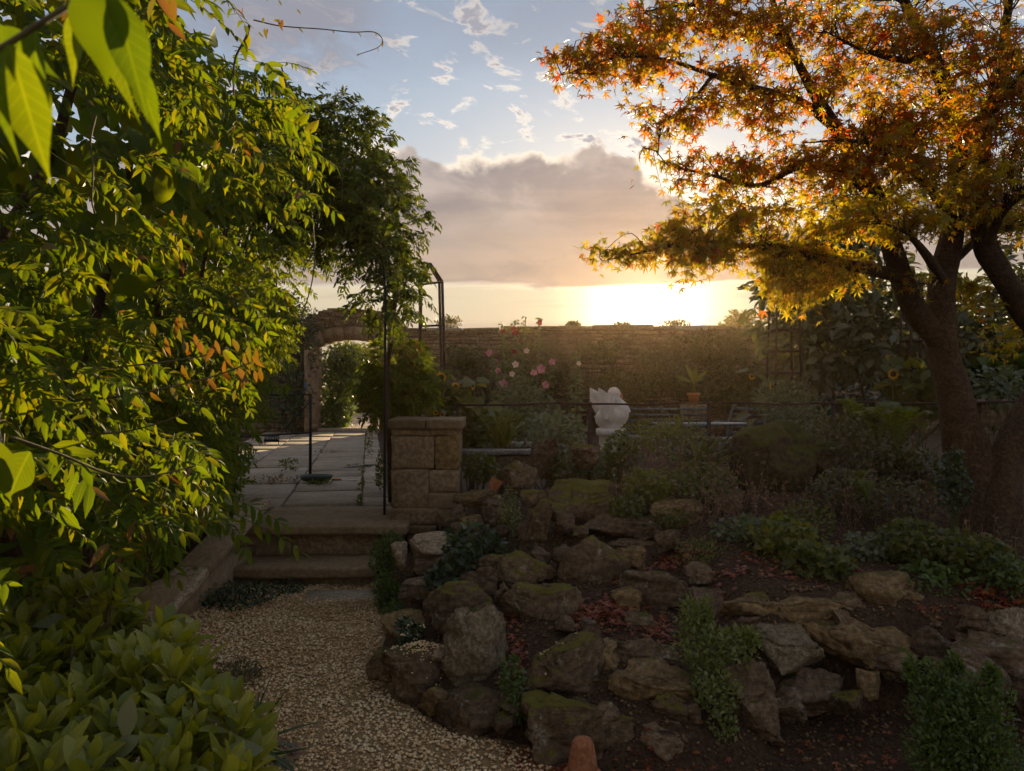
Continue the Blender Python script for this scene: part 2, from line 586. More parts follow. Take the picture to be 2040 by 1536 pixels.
def stonemat(name, cols, scale=6.0, lichen=0.3, lcol=(0.38, 0.36, 0.28), moss=0.0, bstr=0.6, bdist=0.02, strata=0.0, mosscol=(0.085, 0.085, 0.012), mott=0.55):
    m, t, N, out = newmat(name)
    g = N.node('ShaderNodeNewGeometry')
    oi = N.node('ShaderNodeObjectInfo')
    off = N.mul(oi.outputs['Random'], 37.0)
    va = N.node('ShaderNodeVectorMath', operation='ADD')
    N.put(va.inputs[0], g.outputs['Position']); N.put(va.inputs[1], N.xyz(off, off, off))
    P = va.outputs[0]
    n1 = N.noise(P, scale, 6, 0.62)
    n2 = N.noise(P, scale * 6, 5, 0.65)
    f = N.m('FRACT', N.add(oi.outputs['Random'], N.mul(g.outputs['Random Per Island'], 0.83)))
    c = N.ramp(N.add(N.mul(n1, 0.75), N.mul(f, 0.3)), [(0.22 + 0.6 * i / max(1, len(cols) - 1), x) for i, x in enumerate(cols)])
    c = N.mix(N.smooth(n2, 0.40, 0.62), N.mix(1.0, c, (mott, mott * .97, mott * .94), 'MULTIPLY'), c)
    n5 = N.noise(P, scale * 22, 4, 0.7)
    c = N.mix(N.smooth(n5, 0.56, 0.70), c, N.mix(1.0, c, (1.35, 1.33, 1.3), 'MULTIPLY'))
    c = N.mix(N.smooth(n5, 0.42, 0.32), c, N.mix(1.0, c, (0.68, 0.66, 0.64), 'MULTIPLY'))
    if lichen:
        vo = N.node('ShaderNodeTexVoronoi')
        N.put(vo.inputs['Vector'], P); vo.inputs['Scale'].default_value = scale * 5
        l = N.mul(N.smooth(N.noise(P, scale * 2.3, 5, 0.7), 0.56, 0.66), N.smooth(n2, 0.4, 0.6))
        c = N.mix(N.mul(l, lichen), c, lcol)
    h = N.add(N.add(N.mul(n1, 0.6), N.mul(n2, 0.5)), N.mul(n5, 0.18))
    if strata:
        sx, sy, sz = N.sep(P)
        st = N.noise(N.xyz(N.mul(sx, 0.25), N.mul(sy, 0.25), N.mul(sz, 3.0)), scale * 2.2, 4, 0.6)
        h = N.add(h, N.mul(st, strata))
        c = N.mix(N.mul(N.smooth(st, 0.5, 0.35), 0.5), c, N.mix(1.0, c, (0.5, 0.45, 0.42), 'MULTIPLY'))
    if moss:
        nx, ny, nzz = N.sep(g.outputs['Normal'])
        mm = N.smooth(N.add(N.add(nzz, N.mul(N.sub(n1, 0.5), 1.5)), N.mul(N.sub(n2, 0.5), 0.7)), 1.05 - moss * 0.8, 1.25 - moss * 0.8)
        c = N.mix(mm, c, N.mix(n2, (mosscol[0] * .5, mosscol[1] * .5, mosscol[2]), (mosscol[0] * 1.5, mosscol[1] * 1.45, mosscol[2])))
        h = N.add(h, N.mul(N.mul(mm, N.noise(P, scale * 25, 3)), 0.5))
    p = pbsdf(N, c, 0.88, 0.2, bump=h, bstr=bstr, bdist=bdist)
    t.links.new(p.outputs[0], out.inputs[0])
    return m

def plain(name, col, rough=0.6, metal=0.0, spec=0.3, var=0.25, scale=12, bstr=0.15, col2=None):
    m, t, N, out = newmat(name)
    g = N.node('ShaderNodeNewGeometry')
    n1 = N.noise(g.outputs['Position'], scale, 5, 0.6)
    c2 = col2 or tuple(v * (1 - var * 1.6) for v in col)
    c = N.mix(N.smooth(n1, 0.35, 0.65), c2, col)
    p = pbsdf(N, c, rough, spec, metal, bump=n1, bstr=bstr, bdist=0.01)
    t.links.new(p.outputs[0], out.inputs[0])
    return m

WIST = leafmat('wisteria leaf', [(0.070, 0.118, 0.009), (0.095, 0.145, 0.010), (0.125, 0.163, 0.010), (0.05, 0.088, 0.010), (0.16, 0.17, 0.012)], 0.48, (2.3, 1.95, 0.3), 0.6, 0.15)
WISTV = leafmat('veined wisteria leaf', [(0.070, 0.118, 0.009), (0.095, 0.145, 0.010), (0.125, 0.163, 0.010), (0.05, 0.088, 0.010), (0.16, 0.17, 0.012)], 0.48, (2.3, 1.95, 0.3), 0.6, 0.15, 0.6)
WISTD = leafmat('shade darkened wisteria leaf', [(0.045, 0.075, 0.010), (0.065, 0.098, 0.010), (0.085, 0.115, 0.012), (0.035, 0.06, 0.010)], 0.34, (2.1, 1.8, 0.35), 0.6, 0.15)  # backlit shade of the hoop crown is put into this darker leaf colour
WISTY = leafmat('young wisteria leaf', [(0.22, 0.12, 0.02), (0.27, 0.10, 0.02), (0.19, 0.14, 0.02), (0.16, 0.15, 0.02)], 0.4, (1.3, 1.2, 0.5))
SHRUB = leafmat('glossy shrub leaf', [(0.19, 0.205, 0.022), (0.24, 0.245, 0.025), (0.29, 0.285, 0.04), (0.15, 0.17, 0.02)], 0.42, (2.0, 1.85, 0.45), 0.36, 0.45)
SHRUBV = leafmat('veined shrub leaf', [(0.19, 0.205, 0.022), (0.24, 0.245, 0.025), (0.29, 0.285, 0.04), (0.15, 0.17, 0.02)], 0.42, (2.0, 1.85, 0.45), 0.36, 0.45, 0.7)
PALEL = leafmat('pale old leaf', [(0.24, 0.23, 0.13), (0.18, 0.19, 0.09)], 0.3, (1.3, 1.3, 0.6))
MAPLE = leafmat('maple leaf', [(0.17, 0.12, 0.014), (0.22, 0.07, 0.014), (0.14, 0.12, 0.014), (0.26, 0.05, 0.016), (0.20, 0.15, 0.014), (0.12, 0.10, 0.016), (0.24, 0.10, 0.014)], 0.6, (3.0, 2.3, 0.6))
MAPLEY = leafmat('yellow maple leaf', [(0.20, 0.17, 0.014), (0.15, 0.15, 0.014), (0.25, 0.18, 0.014), (0.13, 0.14, 0.016), (0.22, 0.12, 0.014)], 0.6, (3.1, 2.6, 0.45))
BIGLEAF = leafmat('broad evergreen leaf', [(0.10, 0.105, 0.048), (0.13, 0.13, 0.06), (0.08, 0.085, 0.04)], 0.25, (1.4, 1.3, 0.5), 0.4)
IVY = leafmat('ivy leaf', [(0.042, 0.062, 0.028), (0.06, 0.08, 0.038), (0.08, 0.10, 0.028), (0.035, 0.052, 0.026)], 0.2, (1.4, 1.4, 0.4), 0.4)
CLIMB = leafmat('wall climber leaf', [(0.085, 0.082, 0.028), (0.12, 0.10, 0.035), (0.065, 0.066, 0.025), (0.15, 0.12, 0.045)], 0.35, (1.5, 1.4, 0.5))
HERB = leafmat('herb leaf', [(0.085, 0.098, 0.018), (0.12, 0.125, 0.024), (0.075, 0.082, 0.018), (0.15, 0.14, 0.035)], 0.4, (1.7, 1.6, 0.5))
FERN = leafmat('fern leaf', [(0.10, 0.12, 0.015), (0.13, 0.14, 0.016), (0.08, 0.10, 0.015)], 0.45, (1.8, 1.7, 0.5))
YELG = leafmat('yellow green leaf', [(0.14, 0.145, 0.022), (0.19, 0.175, 0.028), (0.11, 0.12, 0.02)], 0.45, (1.6, 1.5, 0.5))
GREYG = leafmat('grey green leaf', [(0.13, 0.145, 0.075), (0.17, 0.18, 0.10), (0.10, 0.115, 0.06)], 0.4, (1.5, 1.5, 0.7))
BOXL = leafmat('box leaf', [(0.06, 0.095, 0.018), (0.085, 0.12, 0.02), (0.115, 0.155, 0.028)], 0.35, (1.6, 1.6, 0.5), 0.4)
VARI = leafmat('small bright leaf', [(0.14, 0.16, 0.03), (0.19, 0.20, 0.035), (0.11, 0.13, 0.032), (0.25, 0.25, 0.09)], 0.35, (1.5, 1.5, 0.5))
RED = leafmat('fallen red leaf', [(0.24, 0.045, 0.02), (0.30, 0.065, 0.025), (0.18, 0.035, 0.016), (0.33, 0.11, 0.035)], 0.2, (1.2, 1.0, 0.8))
DRY = leafmat('dry stalk', [(0.22, 0.135, 0.08), (0.30, 0.19, 0.12), (0.16, 0.095, 0.06), (0.24, 0.145, 0.11)], 0.25, (1.4, 1.3, 0.8), 0.7)
PINK = leafmat('pink petal', [(0.62, 0.28, 0.36), (0.68, 0.38, 0.44), (0.56, 0.2, 0.3)], 0.45, (1.2, 1.0, 1.0), 0.6)
WHITEP = leafmat('pale petal', [(0.7, 0.58, 0.55), (0.72, 0.62, 0.5)], 0.45, (1.1, 1.0, 1.0), 0.6)
CRIMS = leafmat('crimson petal', [(0.24, 0.03, 0.04), (0.18, 0.02, 0.035)], 0.4, (1.4, 1.0, 1.0), 0.6)
SUNP = leafmat('sunflower petal', [(0.72, 0.38, 0.01), (0.78, 0.45, 0.015)], 0.45, (1.2, 1.1, 0.6), 0.6)
SUNC = plain('sunflower disc', (0.10, 0.05, 0.015), 0.9, scale=80, bstr=0.6)
PETAL = plain('fallen cream petal', (0.50, 0.33, 0.15), 0.7, scale=30)
BARK = stonemat('maple bark', [(0.05, 0.028, 0.016), (0.10, 0.058, 0.032), (0.16, 0.10, 0.055)], 9, 0.3, (0.2, 0.16, 0.10), 0, 1.0, 0.04)
STEM = plain('vine stem', (0.13, 0.095, 0.04), 0.75, scale=30, bstr=0.4)
GSTEM = plain('green stem', (0.09, 0.105, 0.03), 0.6, scale=30)
IRON = plain('rusted iron', (0.085, 0.042, 0.026), 0.75, 0.3, scale=18, bstr=0.3, col2=(0.04, 0.028, 0.022))
DIRON = plain('dark painted iron', (0.028, 0.025, 0.022), 0.55, 0.4, scale=18, bstr=0.2)
BLUEM = plain('blue grey painted metal', (0.13, 0.15, 0.18), 0.5, 0.2, scale=20, bstr=0.1)
WOOD = plain('weathered wood', (0.30, 0.19, 0.105), 0.8, scale=9, bstr=0.4)
WHITE = plain('white statue paint', (0.66, 0.62, 0.58), 0.7, scale=9, var=0.16, bstr=0.12)
BEAK = plain('orange beak paint', (0.55, 0.24, 0.10), 0.6)
TERRA = stonemat('terracotta', [(0.24, 0.09, 0.04), (0.42, 0.165, 0.075), (0.50, 0.22, 0.11)], 9, 0.55, (0.33, 0.27, 0.19), bstr=0.4, bdist=0.006, mott=0.7)
ROCKD = stonemat('dark rock', [(0.088, 0.053, 0.028), (0.175, 0.110, 0.063), (0.278, 0.182, 0.107)], 5, 0.5, moss=0.12, strata=0.35, bstr=0.9, bdist=0.03)
ROCKM = stonemat('mossy rock', [(0.088, 0.053, 0.028), (0.165, 0.105, 0.058), (0.258, 0.167, 0.093)], 5, 0.5, moss=0.42, bstr=0.9, bdist=0.03, mosscol=(0.13, 0.105, 0.015))
BOULD = stonemat('moss covered boulder', [(0.05, 0.04, 0.02), (0.09, 0.07, 0.04), (0.13, 0.10, 0.055)], 4, 0.2, moss=0.95, bstr=0.5, bdist=0.02, mosscol=(0.06, 0.06, 0.012))
ROCKO = stonemat('ochre rock', [(0.14, 0.085, 0.038), (0.27, 0.17, 0.075), (0.38, 0.25, 0.115)], 5, 0.25, moss=0.08, strata=0.4, bstr=0.9, bdist=0.03)
ROCKG = stonemat('grey pitted rock', [(0.175, 0.124, 0.070), (0.350, 0.258, 0.156), (0.494, 0.377, 0.242)], 8, 0.5, (0.52, 0.48, 0.38), moss=0.02, bstr=1.0, bdist=0.04)
ROCKP = stonemat('pale worn stone', [(0.25, 0.16, 0.09), (0.42, 0.30, 0.19), (0.54, 0.41, 0.28)], 7, 0.3, moss=0.10, strata=0.3, bstr=0.7, bdist=0.02)
ASHLAR = stonemat('pillar stone', [(0.17, 0.11, 0.06), (0.29, 0.195, 0.11), (0.38, 0.26, 0.15)], 5, 0.35, (0.32, 0.26, 0.15), bstr=0.5, bdist=0.012, mott=0.6)
FLAG = stonemat('flagstone', [(0.20, 0.15, 0.10), (0.33, 0.255, 0.18), (0.42, 0.335, 0.25)], 3.5, 0.35, (0.2, 0.17, 0.10), bstr=0.35, bdist=0.008, mott=0.75)
STEPM = stonemat('step stone', [(0.140, 0.088, 0.046), (0.230, 0.154, 0.087), (0.313, 0.214, 0.125)], 4, 0.35, (0.2, 0.17, 0.10), bstr=0.5, bdist=0.012, mott=0.75)
RUBBLE = stonemat('wall stone', [(0.13, 0.085, 0.05), (0.22, 0.15, 0.09), (0.30, 0.22, 0.14)], 4, 0.3, bstr=0.5, bdist=0.02)
MORTAR = plain('dark joint', (0.09, 0.065, 0.045), 0.95, scale=10)
SLATEC = stonemat('slate coping', [(0.16, 0.14, 0.12), (0.25, 0.22, 0.19), (0.32, 0.29, 0.25)], 6, 0.4, (0.4, 0.38, 0.3), bstr=0.4, bdist=0.01)
SOIL = stonemat('garden soil', [(0.062, 0.033, 0.017), (0.098, 0.055, 0.029), (0.144, 0.085, 0.045)], 9, 0.25, (0.2, 0.135, 0.085), bstr=1.0, bdist=0.04)
GRAVB = stonemat('gravel bed', [(0.26, 0.15, 0.065), (0.42, 0.27, 0.125), (0.55, 0.38, 0.20)], 30, 0.2, bstr=1.0, bdist=0.02, mott=0.75)
PEB = stonemat('pebble', [(0.24, 0.13, 0.055), (0.56, 0.35, 0.165), (0.78, 0.55, 0.31), (0.87, 0.71, 0.48)], 3, 0.0, bstr=0.2, bdist=0.003, mott=0.82)
CHIP = stonemat('mulch chip', [(0.082, 0.044, 0.022), (0.175, 0.101, 0.051), (0.350, 0.221, 0.117)], 3, 0.0, bstr=0.2, bdist=0.003)
PINKG = plain('pink gravel', (0.44, 0.29, 0.20), 0.95, scale=60, bstr=0.6)
GREENP = plain('dark green plastic', (0.02, 0.045, 0.03), 0.4, spec=0.5)
SIGNM = plain('black sign paint', (0.02, 0.02, 0.02), 0.5)
SIGNW = plain('white lettering', (0.75, 0.73, 0.68), 0.6, var=0.05)
PAPER = plain('white scrap', (0.72, 0.66, 0.58), 0.6, var=0.05)
ORNG = plain('orange plastic', (0.6, 0.22, 0.05), 0.5)
def watermat():
    m, t, N, out = newmat('puddle water')
    p = pbsdf(N, (0.03, 0.025, 0.02), 0.04, 0.6)
    t.links.new(p.outputs[0], out.inputs[0])
    return m
WATER = watermat()

LEAFLET = [leaf_shape([0.04, 0.165, 0.135, 0.0], 0.35, d_) for d_ in (0.1, 0.28, 0.45)]
OBOV = [leaf_shape([0.025, 0.05, 0.085, 0.125, 0.16, 0.185, 0.19, 0.165, 0.11, 0.02], 0.30, d_) for d_ in (-0.05, 0.18, 0.35)]
BROAD = [leaf_shape([0.03, 0.16, 0.22, 0.18, 0.0], 0.3, d_) for d_ in (0.1, 0.3)]
FERNL = [leaf_shape([0.04, 0.085, 0.06, 0.0], 0.2, 0.15)]
SMALL = [leaf_shape([0.07, 0.27, 0.0], 0.25, d_) for d_ in (0.05, 0.25)]
SMALL2 = [leaf_shape([0.07, 0.27, 0.0], 0.25, d_) for d_ in (0.05, 0.25)]
LEAF2 = [leaf_shape([0.05, 0.175, 0.0], 0.3, d_) for d_ in (0.1, 0.3)]
OVAL = [leaf_shape([0.09, 0.33, 0.27, 0.02], 0.2, d_) for d_ in (0.1, 0.3)]
HEART = [leaf_shape([0.24, 0.43, 0.32, 0.0], 0.2, d_) for d_ in (0.15, 0.4)]
MAPL = [maple_leaf(7, 2.3, 0.26, 0.30, 0.11), maple_leaf(5, 1.7, 0.24, 0.45, 0.12), maple_leaf(5, 1.8, 0.25, 0.12, 0.12)]
IVYL = [maple_leaf(5, 1.9, 0.52, 0.15, 0.22), maple_leaf(3, 1.3, 0.55, 0.15, 0.30)]
PETL = [leaf_shape([0.06, 0.2, 0.14, 0.0], 0.2, 0.1)]
BLADE = [leaf_shape([0.03, 0.03, 0.025, 0.016, 0.0], 0.3, d_) for d_ in (0.2, 0.6)]

# ------------------------------------------------------------------ ground
TER = 0.45
FRONT = np.array([(-1.16, 6.9), (-1.12, 6.25), (-.88, 5.3), (-.80, 4.65), (-.62, 3.95), (-.33, 3.62), (.05, 3.40), (.6, 3.22), (1.02, 3.22), (1.28, 3.6), (1.5, 3.86), (2.4, 3.90), (4.5, 3.86), (12, 3.86)])
_poly = np.vstack([FRONT, [(12, 9), (-1.16, 9)]])

def _inside(x, y):
    c = np.zeros(len(x), bool)
    n = len(_poly)
    for i in range(n):
        x1, y1 = _poly[i]; x2, y2 = _poly[(i + 1) % n]
        cond = (y1 > y) != (y2 > y)
        c ^= cond & (x < (x2 - x1) * (y - y1) / (y2 - y1 + 1e-12) + x1)
    return c

def sst(x, a, b):
    t = np.clip((x - a) / (b - a), 0, 1)
    return t * t * (3 - 2 * t)

def gzv(x, y):
    x = np.asarray(x, float); y = np.asarray(y, float)
    dist = np.full(len(x), 1e9)
    for (ax, ay), (bx, by) in zip(FRONT[:-1], FRONT[1:]):
        vx, vy = bx - ax, by - ay
        t = np.clip(((x - ax) * vx + (y - ay) * vy) / (vx * vx + vy * vy), 0, 1)
        dist = np.minimum(dist, np.hypot(x - ax - t * vx, y - ay - t * vy))
    ins = _inside(x, y)
    hl = np.interp(dist, [0, .12, .4, .9, 1.6, 2.5, 3.5], [0, .12, .25, .37, .50, .66, .78])
    hr = np.interp(dist, [0, .10, .3, 1, 2, 3], [0, .42, .53, .60, .72, .80])
    k = sst(x, .9, 1.5)
    h = (hl * (1 - k) + hr * k)
    h = h + 0.025 * fbm(np.stack([x * 2.3, y * 2.3, x * 0], 1), 5, 3)
    h = np.where(ins, h, 0)
    b = sst(y, 7.3, 8.3)
    h = h * (1 - b) + (TER - 0.03) * b
    terr = np.where(y > 6.62, TER - 0.03, 0.0)
    z = np.where(ins & (y < 9), np.maximum(h, terr * (x < -1.05)), terr)
    return z - 0.012

def gz(x, y):
    return float(gzv([x], [y])[0])

def grid_sheet(xs, ys, zf):
    X, Y = np.meshgrid(xs, ys)
    V = np.stack([X.ravel(), Y.ravel(), zf(X.ravel(), Y.ravel())], 1)
    nx = len(xs)
    i = np.arange(len(ys) - 1)[:, None] * nx
    j = np.arange(nx - 1)[None]
    F = np.stack([i + j, i + j + 1, i + nx + j + 1, i + nx + j], -1).reshape(-1, 4)
    return V, F

_xs = np.concatenate([[-900, -300, -100, -40, -15], np.arange(-6, 6.01, .06), [7, 8, 9, 11, 15, 40, 100, 300, 900]])
_ys = np.concatenate([[-300, -60, -15, -4], np.arange(0, 9, .06), np.arange(9, 26, .5), [30, 40, 60, 100, 300, 900, 1500]])
V, F = grid_sheet(_xs, _ys, gzv)
tag(part('ground', V, F, SOIL, smooth=True), kind='structure')

# gravel path: a sheet, and the loose pebbles on it
def gravel_region(n):
    y = rng.uniform(1.8, 6.25, n * 2)
    x = rng.uniform(-3.3, 0.7, n * 2)
    ok = ~_inside(x + 0.02, y) & (x < .12 + np.maximum(0, 3.35 - y) * .45)
    return x[ok][:n], y[ok][:n]
gx = np.linspace(-3.4, 1.3, 60)
gy = np.linspace(0.3, 6.3, 70)
V, F = grid_sheet(gx, gy, lambda x, y: 0.004 + 0.008 * fbm(np.stack([x * 3, y * 3, x * 0], 1), 8, 2))
cf = V[F].mean(1); F = F[cf[:, 0] < .12 + np.maximum(0, 3.35 - cf[:, 1]) * .45]
tag(part('gravel_path', V, F, GRAVB, smooth=True), kind='structure')

def pebble_base(seed):
    r = np.random.default_rng(seed)
    V = np.array([[1, 0, 0], [-1, 0, 0], [0, 1, 0], [0, -1, 0], [0, 0, 1], [0, 0, -1]], float)
    V = V @ np.linalg.qr(r.normal(size=(3, 3)))[0] * r.uniform(.8, 1.3, (6, 1)) * np.array([1.1, .85, .55])
    F = np.array([[4, 0, 2], [4, 2, 1], [4, 1, 3], [4, 3, 0], [5, 2, 0], [5, 1, 2], [5, 3, 1], [5, 0, 3]])
    return V, [F]
PEBB = [pebble_base(s) for s in range(7)]

def scatter_bits(x, y, z, smin, smax, bases, tilt=0.4):
    n = len(x)
    s = np.exp(rng.uniform(math.log(smin), math.log(smax), n))
    a = rng.uniform(0, 2 * np.pi, n)
    Y = np.stack([np.cos(a), np.sin(a), rng.uniform(-tilt, tilt, n)], 1)
    up = np.stack([rng.uniform(-tilt, tilt, n), rng.uniform(-tilt, tilt, n), np.ones(n)], 1)
    M = frames(Y, up) * s[:, None, None]
    T = np.stack([x, y, z], 1)
    k = len(bases)
    return join(*[inst(b, M[i::k], T[i::k]) for i, b in enumerate(bases)])

x, y = gravel_region(46000)
keep = (x / y * FPX + 1020 > 330) | (rng.random(len(x)) < 0.1)
x, y = x[keep], y[keep]
z = 0.006 + rng.uniform(0, .012, len(x)) + 0.008 * fbm(np.stack([x * 3, y * 3, x * 0], 1), 8, 2)
V, F = scatter_bits(x, y, z, .0042, .0145, PEBB)
tag(part('gravel', V, F, PEB, smooth=False), 'loose honey coloured pebbles on the garden path', 'gravel', kind='stuff')

# mulch and chips over the beds
n = 18000
y = rng.uniform(2.9, 6.5, n); x = rng.uniform(-1.0, 3.6, n)
ins = _inside(x, y) | ((x > 0.55) & (y < 3.9))
x, y = x[ins], y[ins]
V, F = scatter_bits(x, y, gzv(x, y) + .004, .003, .016, PEBB, 0.8)
tag(part('mulch', V, F, CHIP), 'dark bark mulch and grit over the rockery soil', 'mulch', kind='stuff')

# ------------------------------------------------------------------ flagged terrace path and steps
pd = nrm(np.array([-0.19, 1.0])); qd = np.array([pd[1], -pd[0]])
PO = np.array([-1.68, 6.5])
def pathpt(u, v):
    p = PO + pd * u + qd * v
    return p[0], p[1]
V = []
for u, v in ((0.3, -2.2), (0.3, .66), (13.6, .66), (13.6, -2.2)):
    V.append([*pathpt(u, v), TER - 0.028])
tp = part('terrace_path', V, np.array([[0, 1, 2, 3]]), MORTAR)
tag(tp, kind='structure')
ang = math.atan2(pd[1], pd[0]) - math.pi / 2
cols = [(-2.2, -1.3), (-1.3, -.42), (-.42, .36), (.36, .65)]
for ci, (v0, v1) in enumerate(cols):
    u = 0.95 + (0.1 * ci if ci < 3 else 0)
    while u < 13.2:
        L = random.uniform(.55, 1.35) if ci < 3 else random.uniform(.4, .8)
        cx, cyy = pathpt(u + L / 2, (v0 + v1) / 2)
        g = random.uniform(.012, .025)
        V, F = bevbox((cx, cyy, TER - 0.035 + random.uniform(-.006, .006)), (v1 - v0 - g, L - g, .07), .008, ang + random.uniform(-.012, .012), .008)
        part('flagstone', V, F, FLAG, tp)
        u += L
# the weathered treads
def stonebox(name, px0, px1, y0, depth, ztop, thick, parent, mat=STEPM, skew=0.0, seed=0, rough=.010):
    x0, x1 = (px0 - 1020) / FPX * y0, (px1 - 1020) / FPX * y0
    V, F = bevbox(((x0 + x1) / 2, y0 + depth / 2, ztop - thick / 2), (x1 - x0, depth, thick), .014, skew, .004, rough, 3, seed)
    return part(name, V, F, mat, parent, smooth=True)
steps = thing('garden_steps', (-1.8, 6.4, 0), 'two worn stone steps rising from the gravel to the flagged path', 'steps')
stonebox('tread', 478, 806, 6.42, 1.02, TER + .004, .085, steps, skew=.03, seed=1)
stonebox('riser_stone', 582, 752, 6.56, .30, TER - .083, .20, steps, ASHLAR, .03, 2)
stonebox('riser_stone', 474, 580, 6.53, .30, TER - .085, .20, steps, STEPM, .03, 3)
stonebox('riser_stone', 755, 800, 6.58, .30, TER - .086, .20, steps, STEPM, .03, 4)
stonebox('tread', 440, 742, 6.10, .52, .178, .095, steps, skew=.03, seed=5)
stonebox('riser_stone', 448, 590, 6.18, .35, .081, .14, steps, STEPM, .03, 6)
stonebox('riser_stone', 593, 738, 6.20, .35, .081, .14, steps, ASHLAR, .03, 7)
V, F = bevbox((*on(690, 1186, .012)[:2], .004), (.62, .26, .03), .01, .05, .02, .004, 2, 9)
solo('paving_slab', V, F, FLAG, 'flat grey slab sunk in the gravel at the foot of the steps', 'slab', smooth=True)

# sloping coping beside the steps
a, b = np.array([-2.28, 6.75, .62]), np.array([-2.42, 5.02, .10])
cop = thing('sloping_coping', b, 'sloping buff stone coping running down beside the steps', 'coping')
ax = nrm(b - a); sd_ = nrm(np.cross(ax, [0, 0, 1])); up_ = np.cross(sd_, ax)
for k in range(3):
    p0, p1 = a + (b - a) * (k / 3 + .003), a + (b - a) * ((k + 1) / 3 - .003)
    V, F = bevbox((0, 0, 0), (.26, np.linalg.norm(p1 - p0), .07), .01, 0, .004, .006, 2, k)
    Mx = np.stack([sd_, ax, up_], 1)
    part('coping_stone', V @ Mx.T + (p0 + p1) / 2, F, ROCKP if k != 1 else STEPM, cop, True)
V, F = box(((a + b) / 2 - [0.02, 0, .30]), (.20, 1.7, .42), -.08)
part('side_wall', V, F, STEPM, cop)

# ------------------------------------------------------------------ stone pillar
PY = 6.72
pil = thing('stone_pillar', (-.77, PY + .3, .3), 'square ashlar pillar with a slate cap at the head of the steps', 'pillar')
def pxbox(name, px0, py0, px1, py1, y0, depth, mat, parent, bev=.007, rough=.007, seed=0, sub=3):
    if name == 'ashlar_block': px0, px1, py0, py1 = px0 - .6, px1 + .6, py0 - .6, py1 + .6
    x0, x1 = (px0 - 1020) / FPX * y0, (px1 - 1020) / FPX * y0
    z1, z0 = CAMZ - (py0 - 768) / FPX * y0, CAMZ - (py1 - 768) / FPX * y0
    V, F = bevbox(((x0 + x1) / 2, y0 + depth / 2, (z0 + z1) / 2), (x1 - x0, depth, z1 - z0), bev, 0, .003, rough, sub, seed)
    return part(name, V, F, mat, parent, True)
pxbox('cap_stone', 773, 836, 847, 855, PY - .04, .66, STEPM, pil, seed=1)
pxbox('cap_stone', 848, 836, 921, 856, PY - .04, .66, STEPM, pil, seed=2)
pxbox('neck_course', 781, 855.5, 913, 868, PY, .56, ASHLAR, pil, seed=3)
pxbox('ashlar_block', 780, 869, 865, 934, PY + .004, .57, ASHLAR, pil, seed=4)
pxbox('ashlar_block', 867, 869, 912, 936, PY + .002, .57, ROCKO, pil, seed=5)
pxbox('ashlar_block', 779, 936, 853, 1012, PY, .57, ASHLAR, pil, seed=6)
pxbox('ashlar_block', 855, 938, 912, 980, PY + .003, .57, ASHLAR, pil, seed=7)
pxbox('ashlar_block', 855, 982, 912, 1014, PY - .003, .57, STEPM, pil, seed=8)
pxbox('ashlar_block', 780, 1014, 872, 1046, PY - .01, .57, ASHLAR, pil, seed=9)
pxbox('ashlar_block', 873, 1016, 925, 1050, PY - .015, .57, STEPM, pil, seed=10)
pxbox('base_stone', 808, 1048, 868, 1064, PY - .03, .5, STEPM, pil, seed=11)
pxbox('base_stone', 811, 1066, 875, 1084, PY - .05, .5, ROCKO, pil, seed=12)

# ------------------------------------------------------------------ railings
def bar(p, q, r=.012, n=6):
    return tube([p, q], r, n)
rail = thing('iron_railing', (-.5, 7.25, .6), 'thin rusty iron railing behind the rockery, right of the pillar', 'railing')
RY = 7.25
zt = CAMZ - (806 - 768) / FPX * RY
for px in (912, 1175, 1412, 1660, 1905):
    p = at(px, 806, RY)
    g0 = min(gz(p[0], p[1]), .8) - .1
    V, F = box((p[0], RY, (g0 + zt + .02) / 2), (.036, .012, zt + .02 - g0))
    part('post', V, F, IRON, rail)
P = [(at(px, 806 - (px - 912) * .004 + 1.6 * math.sin(px * .021) + .8 * math.sin(px * .05), RY)) for px in np.linspace(905, 2150, 46)]
for px in (912, 1175, 1412, 1660, 1905):
    V, F = tube([at(px - 4, 806 - (px - 912) * .004, RY), at(px + 4, 806 - (px - 912) * .004, RY)], .018, 8)
    part('collar', V, F, IRON, rail, True)
V, F = tube(P, .011, 6); part('top_rail', V, F, IRON, rail, True)
lrail = thing('iron_railing', at(618, 945, 10.2), 'short dark iron railing on the left of the path, holding the private sign', 'railing')
V, F = bar(at(618, 946, 10.2), at(619, 785, 10.2), .02); part('post', V, F, DIRON, lrail, True)
V, F = bar(at(619, 786, 10.2), at(430, 788, 10.2), .011); part('top_rail', V, F, DIRON, lrail, True)
V, F = bar(at(618, 862, 10.2), at(440, 872, 10.2), .013); part('low_rail', V, F, DIRON, lrail, True)
V, F = bar(at(618, 800, 10.2), at(560, 862, 10.2), .008); part('brace', V, F, DIRON, lrail, True)

# private sign
sg = thing('private_sign', at(541, 880, 10.1), 'small black sign lettered PRIVATE in white beside the path', 'sign')
c = at(541, 873, 10.08)
V, F = box(c, (.205, .014, .095)); part('board', V, F, SIGNM, sg)
cu = bpy.data.curves.new('lettering', 'FONT'); cu.body = 'PRIVATE'; cu.size = .056; cu.align_x = 'CENTER'; cu.align_y = 'CENTER'; cu.extrude = .001
to = bpy.data.objects.new('tmp_text', cu); COL.objects.link(to)
bpy.context.view_layer.update()
tm = bpy.data.meshes.new_from_object(to.evaluated_get(bpy.context.evaluated_depsgraph_get()))
bpy.data.objects.remove(to)
lo = bpy.data.objects.new('lettering', tm); tm.materials.clear(); tm.materials.append(SIGNW)
lo.parent = sg; lo.rotation_euler = (R(90), 0, 0); lo.location = Vector((c + [0, -.0095, 0]) - root_loc(sg)); COL.objects.link(lo)
